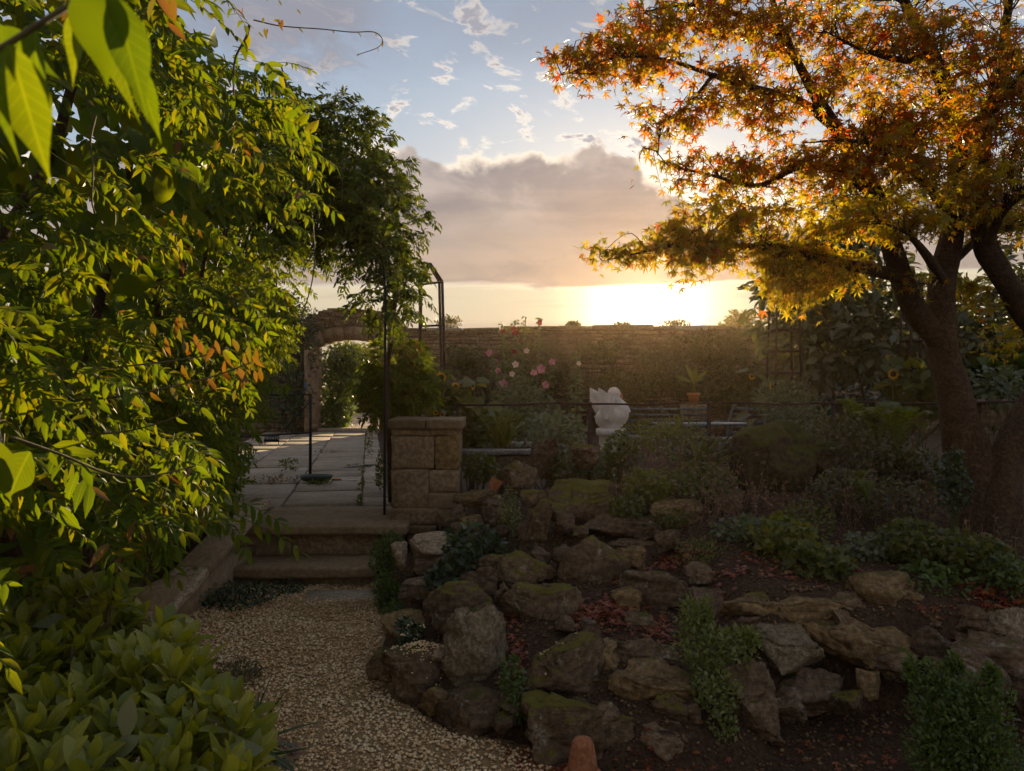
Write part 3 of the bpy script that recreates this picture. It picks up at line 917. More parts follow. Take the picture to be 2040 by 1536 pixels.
for s in (-1, 1):
    V, F = bar(c + [s * .09, .012, .045], c + [s * .09, .012, -.09], .005); part('bracket', V, F, DIRON, sg)

# ------------------------------------------------------------------ back wall with the gateway
WY = 19.6
WT = CAMZ + (768 - 657) / FPX * WY
def wall_stones(x0, x1, z0, z1, y, skip=None):
    out = []
    z = z0
    while z < z1 - .03:
        h = min(random.uniform(.075, .16), z1 - z)
        x = x0 + random.uniform(-.2, 0)
        while x < x1:
            w = random.uniform(.16, .46)
            c = (x + w / 2, y + .05 + random.uniform(-.012, .012), z + h / 2)
            if skip is None or not skip(c[0], c[2]):
                out.append((c, (w - .014, .12, h - .014)))
            x += w
        z += h
    return out
AX0, AX1 = at(633, 0, WY)[0], at(757, 0, WY)[0]
AC = (AX0 + AX1) / 2
AZS = CAMZ + (768 - 690) / FPX * WY
AZT = CAMZ + (768 - 676) / FPX * WY
def in_gate(x, z):
    return AX0 - .30 < x < AX1 + .30 and z > TER - .1
def build_wall(name, x0, x1, label):
    w = thing(name, ((x0 + x1) / 2, WY, TER - .05), label, 'wall')
    V, F = box(((x0 + x1) / 2, WY + .26, (TER - .1 + WT) / 2), (x1 - x0, .40, WT - TER + .1))
    part('core', V, F, MORTAR, w)
    st = wall_stones(x0, x1, TER - .05, WT - .02, WY - .02)
    def key(s):
        (x, y, z), _ = s
        px = 1020 + x / y * FPX
        py = 768 - (z - CAMZ) / y * FPX
        bonus = 0 if (540 < px < 640 or (775 < px < 1120 and py < 730)) else 5
        if not (-20 < px < 2060): bonus += 20
        return bonus + random.random()
    st.sort(key=key)
    for c, s in st[:290]:
        V, F = bevbox(c, s, .012, 0, .008)
        part('stone', V, F, RUBBLE, w)
    if st[290:]:
        V, F = join(*[box(c, s, 0, .008) for c, s in st[290:]])
        part('far_stones', V, F, RUBBLE, w, kind='stuff')
    x = x0
    while x < x1 - .05:
        L = min(random.uniform(.5, 1.0), x1 - x)
        big = -0.02 + .10 * (vnoise(np.array([[x * .8, 1.3, 0]]))[0])
        V, F = bevbox((x + L / 2, WY + .22, WT + .035 + big * .5), (L - .015, .56, .075 + max(0, big)), .014, random.uniform(-.02, .02), .014)
        part('coping_stone', V, F, SLATEC if random.random() < .3 else RUBBLE, w)
        x += L
    return w
build_wall('garden_wall', AX1 + .26, 14.5, 'long coursed rubble wall behind the flower beds')
build_wall('garden_wall', -11.0, AX0 - .26, 'rubble wall on the hinge side of the arched gateway')

gw = thing('arched_gateway', (AC, WY, TER), 'stone arched gateway with a mounded rubble top in the garden wall', 'gateway')
for s, xx in ((-1, AX0 - .135), (1, AX1 + .135)):
    z = TER - .05
    k = 0
    while z < AZS - .05:
        h = min(random.uniform(.22, .34), AZS - z)
        V, F = bevbox((xx, WY + .2, z + h / 2), (.262, .52 + .02 * (k % 2), h - .01), .014, 0, .004)
        part('jamb_stone', V, F, ASHLAR, gw)
        z += h; k += 1
half = (AX1 - AX0) / 2 + .02
rise = AZT - AZS
rad_ = (half * half + rise * rise) / (2 * rise)
cz = AZT - rad_
amax = math.asin((half + .24) / rad_)
nv = 9
for k in range(nv):
    a0, a1 = -amax + 2 * amax * k / nv + .003, -amax + 2 * amax * (k + 1) / nv - .003
    V = []
    for yy in (WY - .05 - .01 * (k % 2), WY + .5):
        for a_, r_ in ((a0, rad_), (a1, rad_), (a1, rad_ + .34), (a0, rad_ + .34)):
            V.append([AC + math.sin(a_) * r_, yy, cz + math.cos(a_) * r_])
    part('arch_stone', V, np.array([[0, 1, 2, 3], [4, 7, 6, 5], [0, 4, 5, 1], [1, 5, 6, 2], [2, 6, 7, 3], [3, 7, 4, 0]]), ASHLAR, gw)
# mounded rubble above the arch
MZ = CAMZ + (768 - 619) / FPX * WY
def mound_top(x):
    t = np.clip(np.abs(x - AC) / 1.45, 0, 1)
    return WT + .02 + (MZ - WT) * (1 - t ** 2.2)
st = []
for x in np.arange(AC - 1.4, AC + 1.4, .13):
    z = cz + math.sqrt(max(0, (rad_ + .345) ** 2 - (x - AC) ** 2)) if abs(x - AC) < half + .2 else WT - .4
    zt_ = mound_top(x)
    while z < zt_:
        h = random.uniform(.045, .09)
        st.append(box((x + random.uniform(-.05, .05), WY + .2, z + h / 2), (random.uniform(.16, .3), .5 + random.uniform(-.05, .1), h - .006), random.uniform(-.05, .05), .012))
        z += h
V, F = join(*st)
part('rubble_mound', V, F, RUBBLE, gw, kind='stuff')

# open wooden gate, seen nearly edge on
gate = thing('wooden_gate', (AX0 - .02, WY - .1, TER), 'weathered wooden gate standing open against the gateway jamb', 'gate')
gx0, gy0 = AX0 + .02, WY - .12
gdir = nrm(np.array([-.075, -1.0]))
gn = math.atan2(gdir[1], gdir[0])
GH0, GH1 = TER + .06, CAMZ + (768 - 697) / FPX * (WY - .5)
def gpart(name, u0, u1, z0, z1, th, off=0.0, mat=WOOD):
    c = np.array([gx0, gy0]) + gdir * (u0 + u1) / 2 + np.array([-gdir[1], gdir[0]]) * off
    V, F = bevbox((c[0], c[1], (z0 + z1) / 2), (u1 - u0, th, z1 - z0), .006, gn)
    return part(name, V, F, mat, gate)
for k in range(6):
    gpart('plank', .09 + k * .12, .09 + k * .12 + .114, GH0 + .1, GH1 - .12, .022)
gpart('stile', 0, .09, GH0, GH1, .055); gpart('stile', .81, .91, GH0, GH1 - .03, .055)
for z in (GH0 + .05, GH0 + .95, GH1 - .13):
    gpart('rail', .09, .81, z, z + .11, .05, .004)
gpart('latch_plate', .80, .92, GH0 + 1.0, GH0 + 1.22, .07, 0, BLUEM)

# ------------------------------------------------------------------ rockery stones
def ico(sub):
    bm = bmesh.new()
    bmesh.ops.create_icosphere(bm, subdivisions=sub, radius=1)
    bm.verts.index_update()
    V = np.array([v.co[:] for v in bm.verts]); F = np.array([[v.index for v in f.verts] for f in bm.faces])
    bm.free()
    return V, F
ICO4, ICO3, ICO2 = ico(6), ico(5), ico(4)

def rock_shape(seed, w, dp, h, blocky=.55, cuts=9, rough=.10, big=True):
    r = np.random.default_rng(seed)
    V, F = (ICO2, ICO3, ICO4)[int(big)]
    P = np.sign(V) * np.abs(V) ** blocky
    P = P / np.max(np.abs(P))
    lump = fbm(P * .9 + seed * 3.1, seed, 2)
    P = P * (1 + .16 * lump[:, None])
    for k in range(cuts):
        n = nrm(r.normal(size=3) * [1, 1, .8])
        o = r.uniform(.50, .86)
        dd = P @ n - o
        P = P - np.outer(np.maximum(dd, 0), n) * .97
    S = np.array([w, dp, h]) / 2
    P = P / np.array([np.abs(P[:, 0]).max(), np.abs(P[:, 1]).max(), np.abs(P[:, 2]).max()]) * S
    m = (w * h * dp) ** (1 / 3)
    q = P / m
    q = q + .12 * np.stack([vnoise(q * 2.2, seed), vnoise(q * 2.2, seed + 1), vnoise(q * 2.2, seed + 2)], 1)
    n1 = fbm(q * 2.4 + seed, seed + 5, 6, .56)
    n2 = 1 - np.abs(fbm(q * np.array([2.0, 2.0, 6.5]) + seed * 2, seed + 9, 4, .55))   # bedding ledges
    N_ = nrm(P / S)
    lay = q[:, 2] * 5.5 + .8 * vnoise(q * 1.3 + seed, seed + 3) + .35 * q[:, 0]
    lf = np.floor(lay)
    st = _hash(lf.astype(np.int64), 7, seed, 3); st1 = _hash(lf.astype(np.int64) + 1, 7, seed, 3)
    fr = sst(lay - lf, .78, 1.0)
    n1 = n1 + ((st * (1 - fr) + st1 * fr) - .5) * .8
    cr = np.abs(vnoise(q * 2.6 + 5 + seed, seed + 21))
    n1 = n1 - .6 * np.clip(1 - cr / .07, 0, 1)
    return P + N_ * ((n1 * rough + (n2 - .7) * rough * .8)[:, None]) * m * .55, F

def rock(px0, py0, px1, py1, d, label, mat, rot=0.0, yaw=None, depth=None, blocky=.5, rough=.11, seed=None, name='rockery_stone', sink=.0, tilt=0.0):
    sd = seed if seed is not None else int(px0 * 7 + py0 * 3) % 9973
    r = np.random.default_rng(sd)
    w, h = (px1 - px0) / FPX * d * 1.2, (py1 - py0) / FPX * d * 1.22 + sink
    dp = depth if depth else max(.18, min(w * .8, h * 1.6))
    V, F = rock_shape(sd, w, dp, h, blocky, 11 if blocky < .65 else 6, rough * 1.3, 2 if (px1 - px0) > 165 else (1 if (px1 - px0) > 52 else 0))
    yw = yaw if yaw is not None else r.uniform(-.25, .25)
    a, b = math.cos(yw), math.sin(yw)
    V = np.stack([V[:, 0] * a - V[:, 1] * b, V[:, 0] * b + V[:, 1] * a, V[:, 2]], 1)
    a, b = math.cos(rot), math.sin(rot)
    V = np.stack([V[:, 0] * a - V[:, 2] * b, V[:, 1], V[:, 0] * b + V[:, 2] * a], 1)
    a, b = math.cos(tilt), math.sin(tilt)
    V = np.stack([V[:, 0], V[:, 1] * a - V[:, 2] * b, V[:, 1] * b + V[:, 2] * a], 1)
    c = at((px0 + px1) / 2, (py0 + py1) / 2, d + dp * .3) - [0, 0, sink / 2]
    return solo(name, V + c, F, mat, label, 'rock', 'rockery stones', True)

GRP = 'rockery stones'
rock(808, 1070, 900, 1120, 5.55, 'long pale worn stone beside the ivy at the foot of the pillar', ROCKP, blocky=.35, rough=.06)
rock(806, 1112, 882, 1165, 5.5, 'brown block under the long pale stone by the ivy', ROCKD, blocky=.35)
rock(786, 1083, 811, 1140, 5.5, 'narrow upright pale stone at the end of the long pale stone', ROCKP, blocky=.4, depth=.2)
rock(958, 992, 1016, 1053, 5.95, 'squarish purple brown block above the ivy', ROCKD, blocky=.4)
rock(1035, 1008, 1099, 1103, 5.35, 'tall upright grey brown block behind the ivy', ROCKM, blocky=.4)
rock(1088, 966, 1235, 1052, 5.9, 'biggest dark flat topped rock at the top of the rockery', ROCKM, depth=.55)
rock(1178, 1032, 1316, 1074, 5.5, 'long layered dark slab under the biggest flat topped rock', ROCKD, blocky=.35)
rock(1188, 1074, 1310, 1100, 5.4, 'thin dark slab lying below the long layered slab', ROCKD, blocky=.35)
rock(1108, 1072, 1250, 1182, 4.75, 'rounded grey boulder with a bright yellow moss cap', ROCKM, blocky=.7, rough=.06, seed=31, depth=.42)
rock(1002, 1116, 1121, 1174, 4.75, 'sloping wedge shaped rock covered in green moss', ROCKM, -.22)
rock(1006, 1164, 1156, 1240, 4.3, 'broad lichen flecked rock with moss along its top edge', ROCKM, blocky=.45)
rock(846, 1166, 978, 1282, 4.35, 'dark mossy hump of rock behind the grey pitted stone', ROCKM, blocky=.8)
rock(899, 1208, 1032, 1385, 3.85, 'pale grey deeply pitted rock standing on end', ROCKG, .08, blocky=.7, rough=.11, seed=78, depth=.34)
rock(774, 1290, 918, 1396, 3.95, 'dark block with pebbles spilled on its flat top beside the gravel', ROCKD, blocky=.32, seed=12)
rock(764, 1220, 846, 1280, 4.5, 'small brown rock with a gold top at the gravel edge below the shrub', ROCKO, blocky=.6)
rock(1040, 1278, 1196, 1402, 3.6, 'square topped rock strewn with cream petals', ROCKM, -.06, blocky=.35, seed=21, depth=.40)
rock(883, 1374, 1024, 1452, 3.55, 'low dark rock under the grey pitted stone, edging the gravel', ROCKD)
rock(1207, 1333, 1368, 1424, 3.5, 'golden ochre wedge of rock at the foot of the rockery', ROCKO, -.1, blocky=.5, seed=5)
rock(1216, 1274, 1337, 1338, 3.75, 'brown lumpy rock on top of the golden ochre wedge', ROCKD)
rock(1246, 1142, 1366, 1232, 4.4, 'low ridged dark rock half buried in the rockery soil', ROCKD, -.1)
rock(1340, 1170, 1478, 1258, 4.25, 'broad dark rock half buried behind the bright leaved bush', ROCKD, .12)
rock(1244, 1227, 1312, 1258, 4.1, 'small loaf shaped brown stone on the rockery soil', ROCKD, blocky=.7)
rock(1042, 1400, 1254, 1516, 3.30, 'large dark boulder at the bottom of the rockery above the clay pot', ROCKM, blocky=.6, depth=.36)
rock(1252, 1425, 1404, 1520, 3.30, 'dark lichen covered boulder under the golden ochre wedge', ROCKD, blocky=.6)
rock(1446, 1334, 1554, 1506, 3.42, 'upright tapering grey slab leaning beside the bright leaved bush', ROCKD, .06, blocky=.5, seed=9, depth=.22)
rock(1467, 1188, 1668, 1250, 4.0, 'long flat red brown stone on top of the dry stone wall', ROCKO, blocky=.38, seed=10)
rock(1657, 1186, 1732, 1238, 4.05, 'small dark stone wedged between the long flat and the golden round stone', ROCKD)
rock(1700, 1150, 1852, 1238, 4.1, 'golden rounded stone on top of the dry stone wall', ROCKO, .08, blocky=.62, seed=3)
rock(1620, 1234, 1834, 1318, 3.85, 'long loaf shaped brown stone under the golden rounded stone', ROCKO, blocky=.48, seed=14)
rock(1552, 1246, 1622, 1286, 3.9, 'small rounded ochre stone in a gap of the dry stone wall', ROCKO, blocky=.7)
rock(1484, 1258, 1656, 1330, 3.7, 'slanting grey slab sloping down in the dry stone wall', ROCKG, -.22, blocky=.4, rough=.07, seed=4)
rock(1524, 1330, 1680, 1404, 3.7, 'dark stone spotted with white lichen at the base of the dry stone wall', ROCKD, -.1, blocky=.55, seed=6)
rock(1536, 1393, 1594, 1445, 3.55, 'little brown stone below the lichen spotted stone', ROCKD)
rock(1710, 1336, 1754, 1386, 3.6, 'small brown stone alone on the bank under the loaf shaped stone', ROCKO, depth=.12)
rock(1822, 1250, 1896, 1328, 3.8, 'dark blocky stone at the end of the loaf shaped stone', ROCKD)
rock(1908, 1208, 1966, 1266, 3.95, 'small red brown stone between the two groups of wall stones', ROCKD)
rock(1956, 1212, 2060, 1268, 3.9, 'stone with a pale lichen face at the end of the wall', ROCKG)
rock(1920, 1258, 2080, 1352, 3.75, 'big dark round stone at the end of the wall', ROCKD, blocky=.7)
rock(1886, 1288, 2012, 1400, 3.5, 'leaning stone with a pale stripe behind the box bush', ROCKD, -.35)
rock(2000, 1350, 2090, 1440, 3.4, 'dark stone behind the right side of the box bush', ROCKD)
rock(1466, 848, 1612, 960, 6.4, 'big mossy boulder with a glowing green rim under the railing', BOULD, blocky=.85, rough=.05, seed=42, depth=.55, sink=.1)
rock(1585, 885, 1665, 965, 6.55, 'dark boulder tucked against the side of the big mossy boulder', BOULD, blocky=.8, rough=.06, seed=43)
rock(1058, 880, 1120, 945, 7.0, 'dark squarish boulder under the railing near the swan', ROCKD, blocky=.45)
rock(1133, 890, 1190, 936, 7.0, 'rounded brown boulder under the railing below the swan', ROCKM, blocky=.75)
rock(995, 918, 1064, 984, 6.5, 'rough brown boulder at the top of the rockery near the pillar', ROCKM)
rock(916, 978, 1000, 1010, 6.3, 'flat red brown stone lying beside the pillar', ROCKO, blocky=.4)
rock(872, 1010, 930, 1062, 6.2, 'brown upright stone leaning at the corner of the pillar', ROCKD, .15)
rock(918, 1028, 964, 1064, 6.05, 'small ochre stone between the pillar and the ivy', ROCKO)
rock(1298, 1000, 1392, 1052, 5.6, 'flat red brown stone among the plants above the red leaves', ROCKO, blocky=.45)
rock(1040, 975, 1092, 1015, 6.1, 'mossy stone behind the tall upright block', ROCKM)
rock(1100, 1090, 1130, 1130, 5.0, 'narrow dark stone beside the moss capped boulder', ROCKD)
rock(988, 1165, 1016, 1206, 4.5, 'thin slate shaped stone between the mossy hump and the broad rock', ROCKD, -.5, depth=.12)
rock(1420, 990, 1480, 1040, 5.7, 'brown stone among the dry stalks', ROCKD)
rock(852, 1296, 894, 1318, 3.95, 'flat shard of stone lying on the pebble topped block', ROCKP, depth=.1, blocky=.4)

# ------------------------------------------------------------------ terracotta
p = on(1160, 1558, 0)
pc = thing('clay_pot', (p[0], 3.1, 0), 'upturned terracotta pot at the foot of the large dark boulder', 'pot')
V, F = lathe([(.010, .19), (.035, .185), (.047, .165), (.058, .10), (.072, .0)], (p[0], 3.12, .0), 24)
part('body', V, [F[0][:, ::-1], F[1][:, ::-1], F[2][:, ::-1]], TERRA, pc, True)
V, F = lathe([(.072, .045), (.082, .043), (.085, .0), (.072, -.003)], (p[0], 3.12, .0), 24)
part('rim', V, [F[0][:, ::-1], F[1][:, ::-1], F[2][:, ::-1]], TERRA, pc, True)
for k, (px, py, d, lab) in enumerate([(984, 962, 6.35, 'broken orange terracotta shard standing on the rockery near the pillar')]):
    c = at(px, py, d)
    V, F = lathe([(.055, -.05), (.062, 0), (.07, .05)], (0, 0, 0), 20)
    keep = F[0][(np.arange(len(F[0])) % 20) < 8]
    V2 = np.vstack([V, V * [.88, .88, 1]])
    F2 = [keep, keep[:, ::-1] + len(V)]
    rot = Matrix.Rotation(.5 + k, 3, 'Y') @ Matrix.Rotation(-2.2, 3, 'Z')
    V2 = V2 @ np.array(rot).T + c
    solo('terracotta_shard', V2, F2, TERRA, lab, 'shard', smooth=True)

# ------------------------------------------------------------------ shallow planter and oddments on the path
bc = on(630, 962, TER)
bw = thing('shallow_bowl', bc, 'dark green shallow plastic bowl lying on the flagstones', 'bowl')
V, F = lathe([(.10, 0), (.17, .02), (.215, .085), (.205, .085), (.16, .028), (.02, .015)], (0, 0, 0), 28)
V = V * [1, .62, 1]
part('bowl_body', V + bc + [0, 0, .012], [F[0]], GREENP, bw, True)
def spill(px0, py0, px1, py1, mat, name, label, cat, z=TER + .006):
    a, b = on(px0, py0, z), on(px1, py1, z)
    n = 14
    t = np.linspace(0, 2 * np.pi, n, endpoint=False)
    c = (a + b) / 2
    rx, ry = abs(b[0] - a[0]) / 2, max(abs(b[1] - a[1]) / 2, .05)
    rr = 1 + .25 * np.sin(t * 3 + px0) + .15 * np.sin(t * 5)
    top = np.stack([c[0] + rx * rr * np.cos(t), c[1] + ry * rr * np.sin(t), np.full(n, z + .004)], 1)
    V = np.vstack([top, top - [0, 0, .012]])
    i = np.arange(n); j = (i + 1) % n
    return solo(name, V, [i[None], np.stack([i + n, j + n, j, i], 1)], mat, label, cat)
spill(680, 931, 745, 924, WATER, 'puddle', 'shallow puddle shining on the flagstones', 'puddle')
spill(722, 930, 748, 926, WATER, 'puddle', 'small bright puddle at the edge of the flagstones', 'puddle')
tr_ = thing('hand_tool', on(690, 957, TER), 'small hand tool with an orange handle lying by the green bowl', 'tool')
a, b, c = on(661, 955, TER + .02), on(680, 955, TER + .02), on(710, 957, TER + .02)
V, F = tube([a, (a + b) / 2, b], [.012, .016, .011], 8); part('handle', V, F, ORNG, tr_, True)
V, F = tube([b, (b + c) / 2, c], [.006, .012, .02], 8); part('blade', (V - b) * [1, 1, .5] + b, F, PAPER, tr_, True)

# ------------------------------------------------------------------ raised stone ledge behind the railing
lg = thing('stone_trough', at(985, 905, 7.7), 'low stone trough with a grey slab edge behind the railing by the pillar', 'trough')
pxbox('edge_slab', 915, 897, 1062, 907, 7.6, .22, SLATEC, lg)
pxbox('edge_slab', 1016, 883, 1058, 892, 8.3, .3, SLATEC, lg, seed=4)
pxbox('front_wall', 918, 907.5, 1058, 940, 7.63, .16, RUBBLE, lg, seed=3)
lg2 = thing('stone_ledge', at(2000, 805, 8.2), 'pale stone edged raised bed behind the maple trunk', 'raised bed')
pxbox('edge_slab', 1945, 796, 2160, 803, 8.2, .35, ROCKP, lg2, seed=5)
pxbox('front_wall', 1955, 803.5, 2150, 850, 8.24, .3, RUBBLE, lg2, seed=6)

# ------------------------------------------------------------------ rusty gabled plant frame
fr = thing('gabled_frame', at(862, 850, 9), 'rusty iron plant frame with a gabled top beside the arch of wisteria', 'plant frame')
def fbar(p, q, nm, d0=9.0, d1=None, r=.017):
    V, F = bar(at(*p, d0), at(*q, d1 or d0), r, 4); part(nm, V, F, IRON, fr)
for dd, ox in ((9.0, 0), (9.35, -6)):
    fbar((836 + ox * .3, 850), (839 + ox * .3, 566), 'post', dd)
    fbar((889 + ox, 850), (881 + ox, 561), 'post', dd)
    fbar((839 + ox * .3, 566), (857 + ox * .6, 525), 'rafter', dd)
    fbar((857 + ox * .6, 525), (881 + ox, 561), 'rafter', dd)
    fbar((838 + ox * .3, 567), (881 + ox, 562), 'crossbar', dd, r=.012)
    fbar((838 + ox * .3, 650), (885 + ox, 648), 'crossbar', dd, r=.012)
fbar((857, 525), (853.4, 525), 'ridge_bar', 9.0, 9.35, .012)

# ------------------------------------------------------------------ rusty obelisk trellises
def obelisk(px0, px1, ytop, ybot, d, label, spread=.0):
    o = thing('obelisk_trellis', at((px0 + px1) / 2, ybot, d), label, 'trellis', 'rusty obelisk trellises')
    cx = at((px0 + px1) / 2, 0, d)[0]
    w = (px1 - px0) / FPX * d / 2
    z0, z1 = at(0, ybot, d)[2], at(0, ytop, d)[2]
    crn = [(-1, -1), (1, -1), (1, 1), (-1, 1)]
    for sx, sy in crn:
        V, F = bar((cx + sx * w, d + sy * w, z0), (cx + sx * w * .8, d + sy * w * .8, z1), .014, 4); part('upright', V, F, IRON, o)
    for k in range(4):
        f = .30 + k * .225
        ww = w * (1 - .2 * f)
        z = z0 + (z1 - z0) * f
        for (ax_, ay_), (bx_, by_) in zip(crn, crn[1:] + crn[:1]):
            V, F = bar((cx + ax_ * ww, d + ay_ * ww, z), (cx + bx_ * ww, d + by_ * ww, z), .011, 4); part('crossbar', V, F, IRON, o)
    return o
obelisk(1535, 1588, 610, 800, 9.0, 'rusty square obelisk trellis beside the broad leaved evergreen')
obelisk(1802, 1846, 560, 810, 8.0, 'rusty tall obelisk trellis behind the maple trunk')

# ------------------------------------------------------------------ iron hoop that carries the wisteria over the steps
hp = thing('iron_hoop', at(767, 1025, 6.62), 'slim dark iron hoop carrying wisteria over the head of the steps', 'plant hoop')
P = [at(766, 1026, 6.62), at(767, 800, 6.62), at(768, 640, 6.62), at(768, 580, 6.66), at(755, 500, 7.0), at(700, 440, 7.4), at(620, 420, 7.6), at(540, 420, 7.6), at(490, 480, 7.2), at(470, 700, 6.8), at(465, 1026, 6.7)]
V, F = tube(spline(P, 60), .0125, 8); part('hoop', V, F, DIRON, hp, True)

# ------------------------------------------------------------------ swan statue
SD = 9.0
def sp(cx, cy, dd=0.0):                       # crop pixels of the statue study -> world
    return at(1140 + cx / 9.6, 740 + cy / 9.6, SD + dd)
sw = thing('swan_statue', [*sp(760, 1450)[:2], TER], 'white swan statue with raised wings on a fluted pedestal', 'statue')
V1, F1 = ico(4)
body = V1 * np.array([.200, .155, .150])
body[:, 2] += .05 * np.clip(body[:, 0] / .2, -1, 1) ** 2 * np.sign(body[:, 0]) * .6
b1 = (body + sp(760, 870), [F1])
chest = (V1 * np.array([.125, .13, .15]) + sp(880, 790), [F1])
low = tube([sp(740, 1130), sp(745, 1000), sp(750, 900)], [.130, .138, .15], 24)
neck = tube(spline([[*sp(960, 800), .105], [*sp(935, 690), .085], [*sp(860, 590), .066], [*sp(800, 500), .058], [*sp(775, 430), .060], [*sp(800, 405), .066], [*sp(840, 440), .056], [*sp(862, 520), .036], [*sp(885, 590), .020]], 40)[:, :3],
            spline([[.105, 0], [.085, 0], [.066, 0], [.058, 0], [.064, 0], [.068, 0], [.058, 0], [.036, 0], [.02, 0]], 40)[:, 0], 18)
tail = tube([sp(560, 880), sp(480, 870), sp(420, 868)], [.07, .03, .012], 12)
V, F = join(b1, chest, low, neck, tail)
bo = part('body', V, F, WHITE, sw, True)
md = bo.modifiers.new('remesh', 'REMESH'); md.mode = 'VOXEL'; md.voxel_size = .0065; md.use_smooth_shade = True
md = bo.modifiers.new('smooth', 'SMOOTH'); md.iterations = 5; md.factor = .5
# wings: fanned feathers, each a part of its wing
def wing(name, root_pts, tip_pts, off, lean):
    rp = spline([[*sp(*p, off)] for p in root_pts], 14)
    tpp = spline([[*sp(*p, off + lean)] for p in tip_pts], 14)
    wp = None
    Vr, Fr = tube(rp, np.linspace(.034, .02, 14), 12)
    wp = part(name, Vr, Fr, WHITE, sw, True)
    for k in range(14):
        a_, b_ = rp[k], tpp[k]
        mid = (a_ + b_) / 2 + [0.0, -.02, -.012]
        P = spline([a_, mid, b_], 7)
        Vf, Ff = tube(P, [.018, .021, .022, .021, .020, .017, .008], 8)
        # flatten the feathers across the wing
        part('feather', (Vf - P.repeat(8, 0)) * [1, .55, 1] + P.repeat(8, 0), Ff, WHITE, wp, True)
wing('wing', [(752, 492), (765, 570), (760, 670), (735, 780), (690, 880)], [(500, 325), (490, 430), (500, 600), (530, 740), (590, 870)], -.14, -.05)
wing('wing', [(590, 460), (600, 560), (610, 660), (600, 760), (600, 840)], [(338, 325), (335, 430), (345, 580), (400, 700), (460, 800)], .14, .05)
V, F = tube([sp(880, 440), sp(915, 450), sp(938, 510), sp(900, 590)], [.03, .028, .022, .008], 12)
part('beak', V, F, BEAK, sw, True)
V, F = lathe([(.165, 0), (.178, .012), (.180, .07), (.168, .083)], sp(740, 1190) - [0, 0, .02], 36); part('plinth', V, F, WHITE, sw, True)
zb = sp(740, 1200)[2]
V, F = lathe([(.22, TER), (.22, TER + .09), (.17, TER + .12), (.138, TER + .2), (.135, zb - .04), (.15, zb - .012), (.155, zb)], [sp(740, 0)[0], SD, 0], 72, .05, 18); part('fluted_column', V, F, WHITE, sw, True)

# ------------------------------------------------------------------ metal benches and table
def bench(cx, cyy, z0, w, rz, label):
    b = thing('metal_bench', (cx, cyy, z0), label, 'bench', 'blue grey metal seats')
    a_, s_ = math.cos(rz), math.sin(rz)
    def L(x, y, z): return np.array([cx + x * a_ - y * s_, cyy + x * s_ + y * a_, z0 + z])
    for sx in (-1, 1):
        x = sx * w / 2
        P = spline([L(x, .30, .92), L(x, .24, .80), L(x, .18, .62), L(x, .16, .45), L(x, .22, .22), L(x, .30, 0)], 18)
        V, F = tube(P, .016, 6); part('back_leg', V, F, BLUEM, b, True)
        P = spline([L(x, -.26, 0), L(x, -.20, .24), L(x, -.24, .45)], 10)
        V, F = tube(P, .016, 6); part('front_leg', V, F, BLUEM, b, True)
        P = spline([L(x, .18, .68), L(x, 0, .69), L(x, -.2, .66), L(x, -.27, .56), L(x, -.24, .45)], 14)
        V, F = tube(P, .014, 6); part('arm', V, F, BLUEM, b, True)
    for k in range(6):
        y = -.24 + k * .085
        V, F = box(L(0, y, .455), (w, .055, .012), rz); part('seat_slat', V, F, BLUEM, b)
    for k in range(5):
        z = .53 + k * .085
        y = .165 + .02 * k + .008 * k * k * .5
        V, F = box(L(0, y, z), (w, .012, .03), rz); part('back_slat', V, F, BLUEM, b)
    V, F = box(L(0, .205, .71), (.02, .016, .42), rz); part('back_stay', V, F, BLUEM, b)
p = at(1468, 0, 10.5); bench(p[0], 10.5, TER, .62, -1.0, 'blue grey metal bench angled toward the sunflowers')
p = at(1375, 0, 10.2); bench(p[0] - .25, 10.9, TER, 1.25, math.pi - .15, 'blue grey metal bench seen from behind the railing, banana pot beyond')
tb = thing('metal_table', (at(1400, 0, 9.8)[0], 9.8, TER), 'blue grey metal table with bowed legs between the benches', 'table')
tx = at(1400, 0, 9.8)[0]
V, F = box((tx, 9.8, TER + .70), (1.22, .55, .022)); part('table_top', V, F, BLUEM, tb)
for sx in (-1, 1):
    for sy in (-1, 1):
        P = spline([(tx + sx * .50, 9.8 + sy * .2, TER + .69), (tx + sx * .40, 9.8 + sy * .2, TER + .55), (tx + sx * .33, 9.8 + sy * .2, TER + .28), (tx + sx * .45, 9.8 + sy * .2, TER)], 14)
        V, F = tube(P, .016, 6); part('leg', V, F, BLUEM, tb, True)

# rubble packed between the big stones
fill = [(1130, 1245, 4.0), (1175, 1255, 3.95), (1240, 1190, 4.3), (985, 1130, 4.9), (960, 1160, 4.6), (1095, 1180, 4.5), (1205, 1300, 3.75), (1330, 1400, 3.4), (1375, 1420, 3.4), (1470, 1260, 3.8), (1590, 1300, 3.8), (1500, 1210, 4.1), (1690, 1250, 3.95), (1850, 1235, 4.0), (1870, 1330, 3.65), (1010, 1440, 3.4), (1030, 1395, 3.5), (1205, 1430, 3.35), (870, 1400, 3.7), (925, 1060, 5.7), (1080, 1110, 5.0), (1330, 1080, 5.1), (1250, 1110, 4.9), (1160, 1060, 5.4), (1000, 1060, 5.5), (1120, 1040, 5.6), (1450, 1400, 3.45), (1690, 1400, 3.5), (1780, 1330, 3.7), (830, 1180, 5.0), (880, 1190, 4.8), (760, 1330, 4.0), (1400, 1150, 4.5), (1640, 1180, 4.2)]
